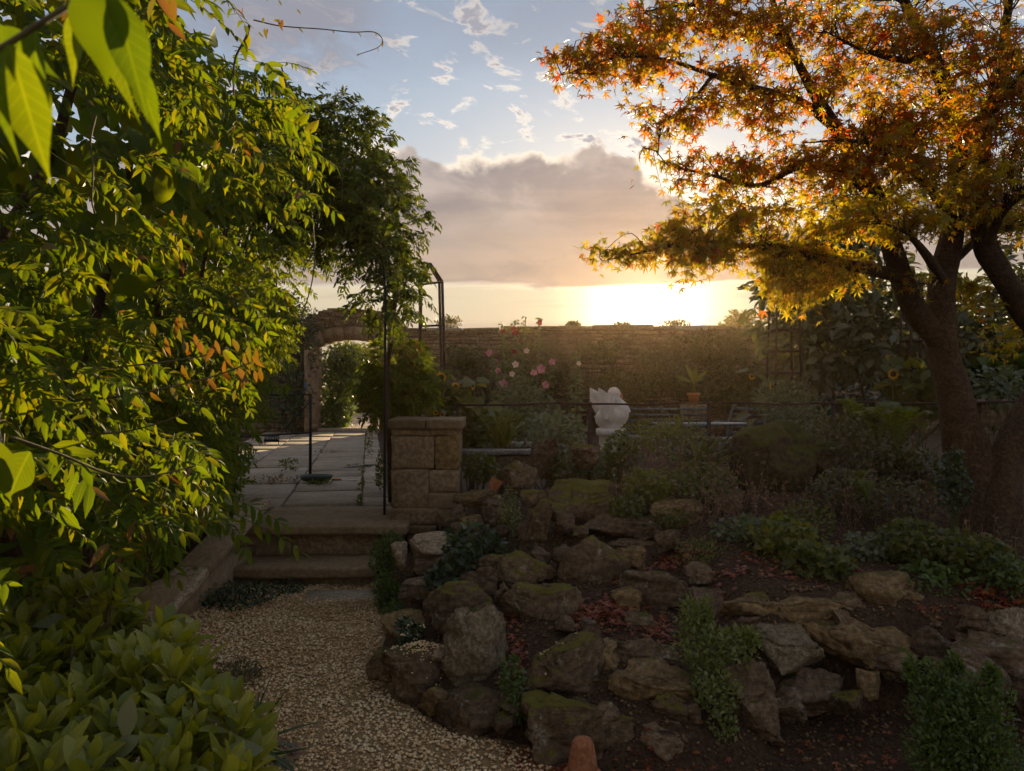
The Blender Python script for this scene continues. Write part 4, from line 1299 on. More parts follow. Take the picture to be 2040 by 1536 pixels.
for k, (px, py, d) in enumerate(fill):
    w_ = random.uniform(30, 72)
    o = rock(px - w_ / 2, py - w_ * .38, px + w_ / 2, py + w_ * .38, d, 'small brown rubble stone packed between the larger rockery stones', [ROCKD, ROCKD, ROCKO, ROCKM][k % 4], random.uniform(-.3, .3), name='rubble_stone', seed=300 + k)
    o['group'] = 'rubble between the rockery stones'
    big_ = [r_ for r_ in COL.objects if r_.name.startswith('rockery_stone')]
    nb_ = min(big_, key=lambda r_: (r_.location - o.location).length)['label']
    wd_ = []
    for w1 in nb_.split():
        if w1 in ('at', 'on', 'beside', 'behind', 'under', 'with', 'in', 'above', 'lying', 'below', 'between', 'by', 'half', 'wedged', 'standing', 'among', 'tucked', 'leaning', 'growing', 'alone', 'covered', 'strewn', 'spotted', 'sloping'):
            if len(wd_) > 1: break
        wd_.append(w1)
    o['label'] = 'small %s rubble stone packed against the %s' % (['brown', 'dark', 'ochre', 'mossy'][k % 4], ' '.join(wd_))

# ------------------------------------------------------------------ plants
ZUP = np.array([0, 0, 1.0])

def compound(O, A, Nn, L, ls, pairs=5, r=None):
    """pinnate leaves: O origins, A axes, Nn upper sides; returns frames and origins of the leaflets"""
    r = r or rng
    K = len(O)
    A = nrm(A)
    S = nrm(np.cross(A, Nn))
    Ms, Ts = [], []
    ts = [(t, s) for t in np.linspace(.34, .93, pairs) for s in (-1, 1)] + [(1.0, 0)]
    for t, s in ts:
        P = O + A * (L * t)[:, None] - ZUP * (.30 * L * t * t)[:, None]
        tang = nrm(A - ZUP * .6 * t)
        D = tang * (.55 if s else 1) + S * s * .85 - ZUP * r.uniform(-.1, .55, (K, 1)) + r.normal(0, .16, (K, 3))
        up = Nn + r.normal(0, .35, (K, 3))
        sc = ls * r.uniform(.75, 1.2, K) * (.75 + .35 * math.sin(t * 2.6))
        Ms.append(frames(D, up) * sc[:, None, None]); Ts.append(P)
    return np.concatenate(Ms), np.concatenate(Ts)

def rachises(O, A, L, r0=.0018):
    vf = []
    for o, a, l in zip(O, nrm(A), L):
        t = np.array([0, .35, .7, 1.0])[:, None]
        vf.append(tube(o + a * l * t - ZUP * .30 * l * t * t, [r0, r0 * .9, r0 * .7, r0 * .4], 3, False))
    return join(*vf)

# ---- the wisteria that fills the left of the path
hx = lambda y: -1.06 - .205 * (y - 1.5) - .16 * sst(y, 4.0, 7.0)
def face(y, z):
    b = hx(y) + .42 * sst(z, 1.9, 3.4) - .60 * sst(1.0 - z, 0, .7) + .06
    lump = fbm(np.stack([y * 1.5, z * 1.9, y * 0 + 2.2], 1), 11, 3, .5)
    return b + .34 * lump - .13
wis = thing('wisteria', (-2.4, 4.0, 0), 'huge sunlit green wisteria covering the left side of the path', 'climber')
n = 12200
y = 1.25 + (rng.random(n) ** .85) * 8.4
z = rng.uniform(.25, 4.6, n)
okk = (z < 3.0 + .22 * y + .25 * np.sin(y * 2.1)) & (z > .25 + .10 * np.sin(y * 3))
px = 1020 + (face(y, z)) / y * FPX; py = 768 - (z - CAMZ) / y * FPX
okk &= (py > -260) & (px > -330)
lim = np.interp(py, [-200, 0, 100, 170, 300, 400, 600, 740, 800, 870, 950, 1000, 1050, 1090, 1150, 1250], [400, 455, 530, 565, 585, 575, 585, 560, 520, 465, 460, 420, 330, 230, 0, -150])
okk &= px < lim + rng.normal(0, 18, n)
# hollow between this plant and the one on the hoop
okk &= ~((px > 350) & (px < 575) & (py > 385) & (py < 560) & (rng.random(n) < .80))
gap = fbm(np.stack([y * 1.9 + 3, z * 2.4, y * 0 + 7.7], 1), 23, 3, .5)
okk &= ~((gap < -.06) & (rng.random(n) < .85))
y, z = y[okk], z[okk]
dep = rng.random(len(y)) ** 1.6 * .55
x = face(y, z) - dep
O = np.stack([x, y, z], 1)
A = np.stack([.75 + .0 * x, -.15 + 0 * x, -.12 + 0 * x], 1) + rng.normal(0, .34, (len(x), 3))
A[:, 2] -= .05
Nn = np.stack([.25 + 0 * x, -.35 + 0 * x, .85 + 0 * x], 1) + rng.normal(0, .3, (len(x), 3))
L = rng.uniform(.13, .26, len(x))
M, T = compound(O, A, Nn, L, rng.uniform(.038, .076, len(x)), 6)
young = rng.random(len(T)) < .0
keep = (T[:, 1] > .9)
yl = keep & (rng.random(len(T)) < .022)
foliage(wis, LEAFLET, WISTY, M[yl], T[yl], 30, name='yellowing_leaf', rest='yellowing_leaves')
keep &= ~yl
foliage(wis, LEAFLET, WIST, M[keep], T[keep], 270, mat_ind=WISTV)
near = dep < .25
V, F = rachises(O[near][:1500] - nrm(A[near][:1500]) * .0, A[near][:1500], L[near][:1500])
part('leaf_stalks', V, F, GSTEM, wis, kind='stuff')
# inner, older foliage
n = 6500
y = 1.2 + rng.random(n) * 8.6; z = rng.uniform(.1, 4.4, n)
okk = z < 2.9 + .22 * y
y, z = y[okk], z[okk]
O = np.stack([face(y, z) - rng.uniform(.55, 1.3, len(y)), y, z], 1)
D = rng.normal(0, .5, (len(y), 3)) + [.5, -.3, -.6]
M = frames(D, rng.normal(0, .4, (len(y), 3)) + [.8, -.5, .3]) * rng.uniform(.13, .24, len(y))[:, None, None]
foliage(wis, BROAD, WIST, M, O, 0, rest='inner_foliage')
# woody stems inside
for k in range(9):
    y0 = 1.9 + k * .85
    xx = hx(y0) - .62
    P = spline([(xx - .1, y0, 0), (xx + random.uniform(-.1, .1), y0 + .15, .8), (xx + .05, y0 + random.uniform(-.3, .3), 1.7), (xx + .15, y0 + .2, 2.6), (xx + .3, y0 + .3, 3.4 + .1 * y0)], 22)
    V, F = tube(P, np.linspace(.045, .012, 22), 8, lump=.2, seed=k); part('stem', V, F, BARK, wis, True)

def vine(pts, r=.003, leaves=0, mat=STEM, root=None, lm=None, ls=.05, n=40, young=False):
    P = spline([at(*p) for p in pts], n)
    V, F = tube(P, np.linspace(r, r * .5, n), 5, True, .25, 3)
    part('tendril', V, F, mat, root or wis, True)
    if leaves:
        i = np.linspace(n * .2, n - 1, leaves).astype(int)
        T_ = P[i]
        tn = nrm(np.gradient(P, axis=0))[i]
        s = np.where(np.arange(leaves) % 2, 1, -1)[:, None]
        D = tn * .5 + np.cross(tn, ZUP) * s * .5 - ZUP * .8 + rng.normal(0, .2, (leaves, 3))
        M_ = frames(D, rng.normal(0, .3, (leaves, 3)) + [0, -.8, .5]) * (ls * rng.uniform(.7, 1.2, leaves))[:, None, None]
        foliage(root or wis, LEAFLET, lm or WIST, M_, T_, leaves)

vine([(505, 40, 4.6), (560, 52, 4.6), (640, 58, 4.6), (700, 64, 4.6), (745, 64, 4.6), (762, 80, 4.6), (752, 95, 4.6), (716, 108, 4.6)], .0045, 7, ls=.035, lm=WISTY)
vine([(560, 130, 4.8), (592, 260, 4.8), (615, 380, 4.8), (627, 500, 4.8), (620, 570, 4.8), (600, 640, 4.8), (598, 720, 4.8), (593, 770, 4.8)], .0055, 0)
vine([(110, 800, 2.2), (240, 790, 2.25), (345, 770, 2.3), (430, 748, 2.4), (500, 722, 2.45)], .004, 9, ls=.06, lm=WISTY)
vine([(150, 740, 2.4), (320, 722, 2.5), (420, 705, 2.6), (505, 673, 2.7)], .0035, 8, ls=.055)
vine([(160, 865, 2.3), (235, 862, 2.3), (310, 845, 2.3), (400, 812, 2.35)], .003, 6, ls=.055)
vine([(20, 870, 1.6), (120, 905, 1.7), (220, 945, 1.8), (300, 948, 1.85), (390, 928, 1.9)], .0035, 6, ls=.055)
vine([(190, 230, 1.9), (180, 280, 1.9), (185, 330, 1.9), (183, 400, 1.9), (190, 425, 1.9)], .0035, 0)
vine([(497, 50, 2.6), (490, 75, 2.6), (468, 120, 2.6), (465, 190, 2.6)], .006, 5, ls=.06)
vine([(655, 320, 5.4), (680, 340, 5.4), (682, 400, 5.4)], .004, 0)
vine([(330, 620, 3.0), (380, 622, 3.0), (470, 635, 3.1), (530, 632, 3.1)], .0025, 0)
# coppery young shoots hanging out over the path
for (px, py, d, k, s) in ((352, 650, 2.6, 9, .065), (372, 690, 2.6, 9, .06), (470, 690, 2.5, 10, .065), (485, 740, 2.5, 8, .055), (335, 445, 3.2, 7, .06), (350, 470, 3.2, 5, .05), (545, 40, 4.4, 7, .05), (512, 40, 4.4, 4, .05), (585, 240, 4.6, 6, .06), (310, 10, 1.5, 2, .06), (370, 8, 1.5, 2, .06), (500, 290, 3.0, 7, .06)):
    c = at(px, py, d) + rng.normal(0, .018 * d, (k, 3)) * [1, 1, .8]
    D = rng.normal(0, .35, (k, 3)) + [.2, -.1, -1]
    M_ = frames(D, rng.normal(0, .4, (k, 3)) + [0, -1, .3]) * (s * rng.uniform(.7, 1.2, k))[:, None, None]
    foliage(wis, LEAFLET, WISTY, M_, c, k, name='young_leaf')
# spray hanging close to the lens
P = spline([at(-60, 130, .52), at(20, 85, .52), at(90, 40, .52), at(190, -20, .53)], 12)
V, F = tube(P, .0022, 6); part('near_stalk', V, F, STEM, wis, True)
NEARLF = leaf_shape([0.02, 0.085, 0.13, 0.16, 0.168, 0.16, 0.135, 0.10, 0.065, 0.035, 0.012, 0.0], 0.45, 0.16)
def near_leaf(b, t, d, w=1.0, twist=0.0):
    p0, p1 = at(*b, d), at(*t, d + .02)
    D = p1 - p0
    up = np.array([twist, -1, .25])
    M_ = frames(D[None], up[None]) * np.linalg.norm(D)
    M_[:, :, 0] *= w
    foliage(wis, [NEARLF], WISTV, M_, p0[None], 1, name='near_leaf')
near_leaf((20, 90), (95, 365), .50, 1.1, .3); near_leaf((70, 55), (70, 235), .53, 1.5, -.3); near_leaf((190, -40), (212, 178), .52, 1.6, .4)
near_leaf((225, -10), (300, 240), .53, 1.0, .5); near_leaf((10, 100), (5, 330), .49, 1.1, -.5); near_leaf((-30, 60), (120, 150), .56, 1.5, .1)
near_leaf((180, 10), (120, 170), .56, 1.3, -.2); near_leaf((230, 60), (255, 250), .6, 1.0, -.6); near_leaf((270, 120), (320, 290), .6, .8, .2); near_leaf((-20, 870), (15, 1010), .95, 1.5, .2)
near_leaf((60, 900), (5, 1000), 1.0, 1.6, .3)
# low sprig reaching over the steps
for (a_, b_, d) in (((385, 1000), (600, 1035), 3.5), ((420, 985), (560, 1000), 3.5), ((430, 1010), (490, 1075), 3.4), ((330, 985), (440, 1010), 3.3)):
    o, t_ = at(*a_, d), at(*b_, d)
    ln_ = np.array([np.linalg.norm(t_ - o)])
    M_, T_ = compound(o[None], (t_ - o)[None], np.array([[.1, -.5, .9]]), ln_, np.array([.075]), 6)
    foliage(wis, LEAFLET, WIST, M_, T_, len(T_))
    V, F = rachises(o[None], (t_ - o)[None], ln_, .003); part('leaf_stalks', V, F, GSTEM, wis)

# ---- generic leafy plant built from ellipsoids of foliage
def sample_ells(ells, n, shell=.45, r=None):
    r = r or rng
    wts = np.array([e[2] * e[3] * (e[6] if len(e) > 6 else 1) for e in ells], float)
    wts /= wts.sum()
    k = r.choice(len(ells), n, p=wts)
    C = np.array([at(e[0], e[1], e[4]) for e in ells])[k]
    S = np.array([[e[2] / FPX * e[4], e[5], e[3] / FPX * e[4]] for e in ells])[k]
    U = rand_dirs(n, r=r)
    rr = r.random(n) ** shell
    lump = 1 + .22 * fbm((C + U * S) * 4.0, 3, 2)
    return C + U * S * (rr * lump)[:, None], U, rr

def blob_plant(name, label, cat, ells, bases, mat, n, size, n_ind=0, out=.6, up=.25, shell=.4, base=None, stems=7, stemr=.008, smat=STEM, group=None, noise=.45, face_up=.8, root=None, rest='foliage', zmin=None):
    C0 = at(ells[0][0], ells[0][1], ells[0][4])
    if base is None:
        gx_, gy_ = C0[0], C0[1]
        base = np.array([gx_, gy_, gz(gx_, gy_)])
    base = np.asarray(base, float)
    o = root or thing(name, base, label, cat, group)
    P, U, rr = sample_ells(ells, n, shell)
    if zmin is not None:
        k_ = P[:, 2] > zmin
        P, U, rr = P[k_], U[k_], rr[k_]
    n = len(P)
    D = U * out + ZUP * up + rng.normal(0, noise, (n, 3))
    N2 = ZUP * face_up + U * .4 + rng.normal(0, .4, (n, 3)) - [0, .25, 0]
    M = frames(D, N2) * (size * rng.uniform(.65, 1.25, n))[:, None, None]
    foliage(o, bases, mat, M, P, n_ind, rest=rest)
    for k in range(stems):
        t = P[rng.integers(n)]
        m1 = base + (t - base) * .45 + rng.normal(0, .03, 3) * np.linalg.norm(t - base)
        b0 = base + rng.normal(0, .02, 3) * [1, 1, 0]
        V, F = tube(spline([b0, m1, t], 9), np.linspace(stemr, stemr * .35, 9), 5)
        part('stem', V, F, smat, o, True)
    return o

# ---- wisteria over the iron hoop
w2 = thing('wisteria', at(775, 1010, 7.2), 'dark wisteria crown trained over the iron hoop and hanging beside the pillar', 'climber')
ells = [(665, 300, 95, 95, 7.6, .7), (715, 360, 105, 100, 7.4, .7), (755, 440, 85, 80, 7.3, .6), (650, 420, 90, 70, 7.6, .7), (740, 500, 75, 45, 7.2, .45), (800, 545, 45, 45, 7.0, .3, .9), (775, 600, 60, 42, 6.9, .3, .8), (590, 350, 70, 100, 7.8, .7), (600, 250, 60, 60, 7.6, .6), (690, 230, 40, 40, 7.4, .4), (560, 440, 70, 65, 7.8, .6), (610, 480, 50, 35, 7.6, .4), (540, 320, 50, 90, 7.8, .5)]
P, U, rr = sample_ells(ells, 2300, .36)
A = U * .6 + rng.normal(0, .4, P.shape) - [0, 0, .1]
M, T = compound(P, A, U * .5 + ZUP * .7 + rng.normal(0, .3, P.shape), rng.uniform(.12, .22, len(P)), rng.uniform(.058, .082, len(P)), 5)
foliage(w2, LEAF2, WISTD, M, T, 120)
ells = [(795, 715, 55, 40, 7.8, .3), (790, 770, 65, 50, 7.8, .35), (765, 790, 45, 40, 7.7, .3), (835, 745, 30, 40, 8.0, .25)]
P, U, rr = sample_ells(ells, 520, .33)
A = U * .9 + rng.normal(0, .4, P.shape)
M, T = compound(P, A, U * .5 + ZUP * .7 + rng.normal(0, .3, P.shape), rng.uniform(.10, .18, len(P)), rng.uniform(.055, .085, len(P)), 5)
foliage(w2, LEAF2, WIST, M, T, 60)
P, U, rr = sample_ells([(810, 690, 40, 20, 7.6, .2), (830, 720, 20, 20, 7.6, .2)], 36, .4)
foliage(w2, LEAFLET, WISTY, frames(U * .4 + rng.normal(0, .3, P.shape) - [0, 0, .8], rng.normal(0, .4, P.shape) + [0, -1, .3]) * .075, P, 36, name='young_leaf')
for pts, r0, r1 in (([(778, 1000, 7.25), (775, 860, 7.3), (770, 760, 7.3), (782, 650, 7.1), (786, 570, 7.1), (760, 480, 7.2), (700, 380, 7.4)], .028, .012), ([(784, 640, 7.1), (805, 590, 7.0), (800, 540, 7.0)], .014, .006), ([(765, 620, 6.9), (768, 560, 7.0), (740, 500, 7.1), (640, 430, 7.5)], .02, .008)):
    q = spline([at(*p) for p in pts], 30); V, F = tube(q, np.linspace(r0, r1, 30), 8, lump=.25); part('stem', V, F, BARK, w2, True)

# ---- rosette-leaved shrub, bottom left
sh = thing('evergreen_shrub', (-1.25, 1.9, 0), 'lush green shrub with rosettes of paddle shaped leaves beside the gravel', 'shrub')
Ms, Ts = [], []
shoots = []
for k in range(330):
    px = random.uniform(-80, 520); 
    topy = np.interp(px, [-80, 0, 130, 250, 330, 400, 450, 520], [1120, 1135, 1150, 1165, 1235, 1290, 1390, 1470])
    py = topy + 20 + (random.random() ** .9) * (1560 - topy)
    d = np.interp(py, [1100, 1250, 1400, 1560], [2.5, 2.2, 1.85, 1.55]) + random.uniform(-.08, .12)
    if any((px - q[0]) ** 2 + (py - q[1]) ** 2 < 29 ** 2 for q in shoots): continue
    shoots.append((px, py))
    o = at(px, py, d)
    ax_ = nrm(np.array([.25, -.1, 1.0]) + rng.normal(0, .30, 3))
    e1 = nrm(np.cross(ax_, [0, 1, .1])); e2 = np.cross(ax_, e1)
    nl = random.randint(8, 12)
    a0 = random.random() * 6
    for j in range(nl):
        a_ = a0 + j * 2.4
        rad = e1 * math.cos(a_) + e2 * math.sin(a_)
        lean = .30 + .60 * j / nl * random.uniform(.6, 1.3)
        D = ax_ * (1.15 - lean * .75) + rad * lean
        Ms.append(frames(D[None], (ax_ * 1.0 - rad * .55 + rng.normal(0, .12, 3))[None])[0] * random.uniform(.070, .108) * (1 if j > 1 else .7)); Ts.append(o - ax_ * .028 * j / nl * 1.6)
    q = spline([np.array([-1.25 + .15 * (o[0] + 1.25), 1.95 + .3 * (o[1] - 1.95), 0]), o * [.85, .85, .5] + [-.18, .28, .05], o - ax_ * .05, o], 12)
    V, F = tube(q, np.linspace(.010, .004, 12), 5); part('stem', V, F, STEM, sh, True)
foliage(sh, OBOV, SHRUB, np.array(Ms), np.array(Ts), 300, mat_ind=SHRUBV)
P, U, rr = sample_ells([(120, 1350, 230, 130, 2.25, .35), (280, 1480, 220, 90, 1.95, .3)], 700, .4)
foliage(sh, OBOV, SHRUB, frames(U * .4 + rng.normal(0, .5, P.shape) + [.1, 0, .3], rng.normal(0, .4, P.shape) + [0, -.3, .9]) * .09, P, 0, rest='inner_foliage')
for px, py, d, a_ in ((205, 1520, 1.6, (.6, -.2, .5)), (250, 1480, 1.6, (.2, -.3, .9)), (60, 1250, 2.2, (.9, 0, .3)), (430, 1500, 1.65, (1, -.2, .2)), (180, 1430, 1.75, (.9, -.2, .1))):
    foliage(sh, [OBOV[1]], PALEL, frames(np.array([a_]), np.array([[.2, -.8, .6]])) * .105, at(px, py, d)[None], 1, name='pale_leaf')
# dark sprig of a second plant poking out beside it
blob_plant('dark_sprig', 'dark blue green leafy sprig at the edge of the gravel beside the rosette shrub', 'plant', [(505, 1480, 35, 40, 2.0, .08)], BLADE, IVY, 60, .12, 30, .9, .2, noise=.3, stems=4, stemr=.003)

# ------------------------------------------------------------------ japanese maple
mp = thing('maple_tree', (3.1, 5.0, gz(3.1, 5.0)), 'backlit japanese maple with orange and green leaves leaning over the rockery', 'tree')
MD = 5.0
def limb(pts, name='limb', n=None, lump=.16, seed=1, ns=14):
    """pts: (px, py, depth, radius in photo pixels)"""
    Q = np.array([[*at(p[0], p[1], p[2]), p[3] / FPX * p[2]] for p in pts])
    S = spline(Q, n or len(pts) * 7)
    V, F = tube(S[:, :3], np.maximum(S[:, 3], .0015), ns, True, lump, seed)
    part(name, V, F, BARK, mp, True)
    return S[:, :3]
SK = []
SK.append(limb([(1955, 1130, 5.0, 70), (1950, 1040, 5.0, 54), (1940, 960, 5.0, 46), (1920, 860, 5.0, 39), (1893, 760, 5.0, 34), (1880, 700, 5.0, 31), (1872, 650, 5.0, 29)], 'trunk', 50, .22, 2, 22))
SK.append(limb([(1882, 700, 5.0, 24), (1842, 648, 5.0, 24), (1810, 590, 4.98, 23), (1790, 530, 4.95, 21), (1765, 460, 4.9, 19), (1742, 390, 4.85, 17), (1712, 330, 4.8, 16), (1660, 250, 4.75, 13), (1610, 165, 4.7, 10), (1560, 60, 4.6, 7), (1520, -60, 4.5, 4)], 'limb', 60, .2, 3))
SK.append(limb([(1878, 705, 5.0, 26), (1874, 620, 5.05, 25), (1878, 550, 5.1, 25), (1898, 450, 5.15, 21), (1910, 350, 5.2, 18), (1900, 230, 5.2, 18), (1860, 110, 5.1, 14), (1810, 20, 5.0, 10), (1770, -90, 4.9, 7)], 'limb', 60, .2, 4))
SK.append(limb([(1975, 1120, 4.95, 55), (1985, 1010, 4.9, 46), (2000, 930, 4.9, 36), (2035, 850, 4.9, 31), (2078, 775, 4.95, 28), (2110, 690, 5.0, 27)], 'trunk', 40, .2, 5, 18))
SK.append(limb([(2110, 700, 5.0, 26), (2060, 640, 5.0, 26), (2005, 560, 5.0, 24), (1965, 490, 5.0, 22), (1950, 400, 5.0, 18), (1960, 280, 5.0, 14), (1990, 140, 5.0, 10), (2010, 0, 5.0, 7)], 'limb', 50, .2, 6))
B = []
B.append(limb([(1800, 550, 4.95, 13), (1720, 535, 4.85, 12), (1640, 518, 4.7, 10), (1560, 495, 4.6, 8), (1470, 490, 4.5, 6), (1380, 480, 4.4, 4), (1290, 500, 4.3, 2.2), (1200, 520, 4.25, .5)], 'branch', 50))
B.append(limb([(1745, 390, 4.85, 11), (1680, 345, 4.7, 9), (1600, 330, 4.6, 7), (1510, 370, 4.5, 5), (1420, 350, 4.4, 3), (1330, 330, 4.35, 1.5)], 'branch', 40))
B.append(limb([(1660, 250, 4.75, 10), (1590, 200, 4.65, 8), (1500, 175, 4.5, 7), (1420, 150, 4.4, 5), (1330, 120, 4.3, 4), (1230, 115, 4.2, 2), (1120, 150, 4.15, .5)], 'branch', 50))
B.append(limb([(1610, 160, 4.7, 8), (1550, 70, 4.6, 7), (1470, 30, 4.5, 5), (1370, 10, 4.4, 3), (1260, 30, 4.35, 1.5)], 'branch', 40))
B.append(limb([(1420, 150, 4.4, 4), (1370, 210, 4.4, 3), (1320, 250, 4.35, 2), (1310, 310, 4.3, 1.2)], 'branch', 24))
B.append(limb([(1902, 440, 5.15, 12), (1840, 360, 4.9, 9), (1760, 300, 4.6, 7), (1690, 280, 4.4, 4), (1600, 285, 4.3, 1)], 'branch', 40))
B.append(limb([(1912, 340, 5.2, 12), (1960, 240, 4.8, 9), (2010, 180, 4.5, 6), (2060, 120, 4.3, 3)], 'branch', 40))
B.append(limb([(1880, 560, 5.05, 10), (1840, 500, 4.7, 8), (1800, 460, 4.4, 4), (1740, 440, 4.2, 1)], 'branch', 30))
B.append(limb([(1965, 490, 5.0, 10), (2000, 420, 4.7, 8), (2050, 380, 4.5, 5)], 'branch', 24))
B.append(limb([(1890, 530, 5.1, 9), (1960, 470, 5.3, 7), (2040, 450, 5.5, 5)], 'branch', 24))
B.append(limb([(1860, 110, 5.1, 9), (1800, 120, 4.8, 7), (1720, 100, 4.6, 4), (1640, 60, 4.5, 1)], 'branch', 30))
# pads of foliage: px, py, rx, ry, depth, depth radius, leaves
pads = [(1160, 135, 70, 30, 4.2, .15, 190), (1250, 90, 80, 40, 4.25, .2, 260), (1340, 60, 90, 50, 4.35, .25, 330), (1180, 160, 60, 22, 4.2, .12, 90), (1230, 40, 50, 28, 4.3, .2, 70),
        (1310, 150, 80, 30, 4.3, .2, 190), (1440, 60, 90, 60, 4.45, .3, 400), (1450, 170, 90, 40, 4.45, .25, 300), (1300, 220, 45, 22, 4.3, .12, 60), (1315, 280, 28, 45, 4.3, .1, 65),
        (1400, 250, 70, 40, 4.4, .2, 180), (1540, 100, 90, 80, 4.6, .4, 420), (1520, 240, 80, 55, 4.55, .3, 320), (1390, 345, 60, 28, 4.4, .15, 105), (1470, 340, 70, 45, 4.5, .25, 260), (1340, 375, 30, 20, 4.3, .1, 30),
        (1570, 340, 70, 50, 4.6, .3, 280), (1430, 420, 90, 35, 4.4, .2, 260), (1350, 460, 70, 30, 4.35, .15, 200), (1250, 510, 75, 20, 4.28, .12, 170), (1360, 500, 70, 25, 4.35, .15, 190), (1430, 500, 70, 40, 4.45, .2, 260),
        (1370, 555, 40, 30, 4.3, .12, 85), (1400, 530, 60, 25, 4.4, .15, 110), (1520, 440, 70, 40, 4.55, .25, 240), (1530, 520, 70, 40, 4.6, .25, 340), (1570, 575, 65, 50, 4.65, .25, 420), (1650, 545, 60, 40, 4.75, .25, 240), (1590, 620, 45, 25, 4.7, .2, 120), (1640, 470, 70, 50, 4.6, .3, 260), (1620, 570, 45, 30, 4.7, .2, 110),
        (1640, 60, 80, 70, 4.6, .4, 330), (1640, 180, 70, 50, 4.7, .4, 230), (1670, 340, 70, 50, 4.5, .35, 300), (1740, 90, 90, 70, 4.7, .5, 420), (1750, 230, 90, 60, 4.5, .4, 420), (1760, 340, 90, 60, 4.5, .4, 420),
        (1730, 440, 70, 45, 4.4, .35, 260), (1840, 100, 90, 80, 4.8, .5, 440), (1850, 260, 90, 70, 4.6, .5, 460), (1850, 380, 80, 60, 4.6, .5, 380), (1810, 470, 70, 45, 4.5, .4, 260), (1940, 110, 90, 90, 4.7, .5, 480), (1960, 260, 80, 80, 4.6, .5, 460),
        (1950, 390, 80, 60, 4.7, .5, 380), (2030, 150, 60, 120, 4.6, .4, 360), (2030, 330, 60, 110, 4.7, .5, 420), (1970, 460, 80, 40, 5.2, .4, 260), (1820, 570, 50, 25, 4.9, .2, 60), (1920, 590, 70, 25, 5.2, .25, 100), (1960, 610, 45, 22, 5.2, .2, 60), (1700, 560, 50, 25, 4.9, .2, 70), (2000, 680, 45, 40, 5.4, .25, 120),
        (1400, -60, 200, 50, 4.5, .6, 300), (1700, -80, 250, 70, 4.8, .9, 600), (1960, -80, 200, 80, 4.9, .9, 500), (2140, 200, 80, 250, 4.9, .9, 700), (2150, 430, 80, 80, 5.0, .7, 260), (1800, 180, 200, 120, 5.9, .5, 700), (1900, 380, 180, 110, 5.9, .5, 600), (1650, 420, 110, 70, 5.4, .4, 260)]
nodes = np.concatenate(SK[1:3] + SK[4:5] + B)
Ms, Ts, tw, LO = [], [], [], []
for (px, py, rx, ry, d, rd, nl) in pads:
    C = at(px, py, d)
    S = np.array([rx / FPX * d, rd, ry / FPX * d])
    nt = max(5, nl // 16)
    U = rand_dirs(nt) * (rng.random((nt, 1)) ** .35)
    ends = C + U * S
    cand = nodes[np.argsort(np.linalg.norm(nodes - C, axis=1))[:8]]
    for e in ends:
        b0 = cand[rng.integers(len(cand))]
        mid = (b0 * .45 + e * .55) + rng.normal(0, .04, 3) + [0, 0, .05]
        q = spline([b0, mid, e], 8)
        tw.append(tube(q, np.linspace(.0042, .0012, 8), 3, False))
        m = max(8, int(nl * 1.15 / nt))
        t = rng.uniform(.55, 1.0, m)
        pp = np.stack([np.interp(t, np.linspace(0, 1, 8), q[:, c_]) for c_ in range(3)], 1) + rng.normal(0, 1, (m, 3)) * [.06, .06, .028]
        out_ = nrm((e - b0) * [1, 1, .3])
        D = out_ * .35 + rng.normal(0, .75, (m, 3)) * [1, 1, .35] - ZUP * rng.uniform(.0, .9, (m, 1))
        N2 = ZUP * .9 + rng.normal(0, .55, (m, 3))
        Ms.append(frames(D, N2) * rng.uniform(.032, .060, m)[:, None, None]); Ts.append(pp); LO.append(rng.random(m) < (.9 if py > 370 else .30))
Ms, Ts, LO = np.concatenate(Ms), np.concatenate(Ts), np.concatenate(LO)
foliage(mp, MAPL, MAPLE, Ms[~LO], Ts[~LO], 150, smooth=False)
foliage(mp, MAPL, MAPLEY, Ms[LO], Ts[LO], 150, smooth=False)
V, F = join(*tw)
part('twigs', V, F, BARK, mp, kind='stuff')

# ------------------------------------------------------------------ broad leaved evergreen and wall climbers
blob_plant('broad_leaved_evergreen', 'tall evergreen with big pointed leaves filling the corner behind the maple', 'shrub',
           [(1600, 600, 110, 130, 9.6, .6), (1700, 560, 120, 130, 9.4, .6), (1640, 690, 110, 80, 9.2, .5), (1750, 680, 110, 90, 9.0, .5), (1560, 560, 50, 80, 9.6, .4), (1860, 650, 110, 110, 9.0, .6), (1960, 680, 100, 110, 8.8, .6), (2060, 600, 80, 170, 8.8, .6), (1700, 440, 90, 70, 9.4, .5)],
           BROAD, BIGLEAF, 5200, .165, 260, .75, -.15, stems=12, stemr=.03, base=(4.6, 9.7, TER - .03), noise=.5)
blob_plant('dark_hedge', 'dark shaded hedge at the back of the beds behind the maple trunk', 'hedge', [(1700, 790, 180, 60, 10.5, .5), (1960, 770, 150, 80, 10.0, .5), (1580, 800, 60, 60, 10.5, .4)], BROAD, IVY, 2200, .12, 0, .6, .0, stems=6)
cl = [(900, 720, 60, 60), (960, 740, 60, 80), (1040, 740, 70, 80), (1130, 745, 80, 85), (1210, 740, 70, 75), (1290, 730, 80, 70), (1370, 730, 80, 70), (1450, 720, 80, 75), (1520, 700, 80, 80)]
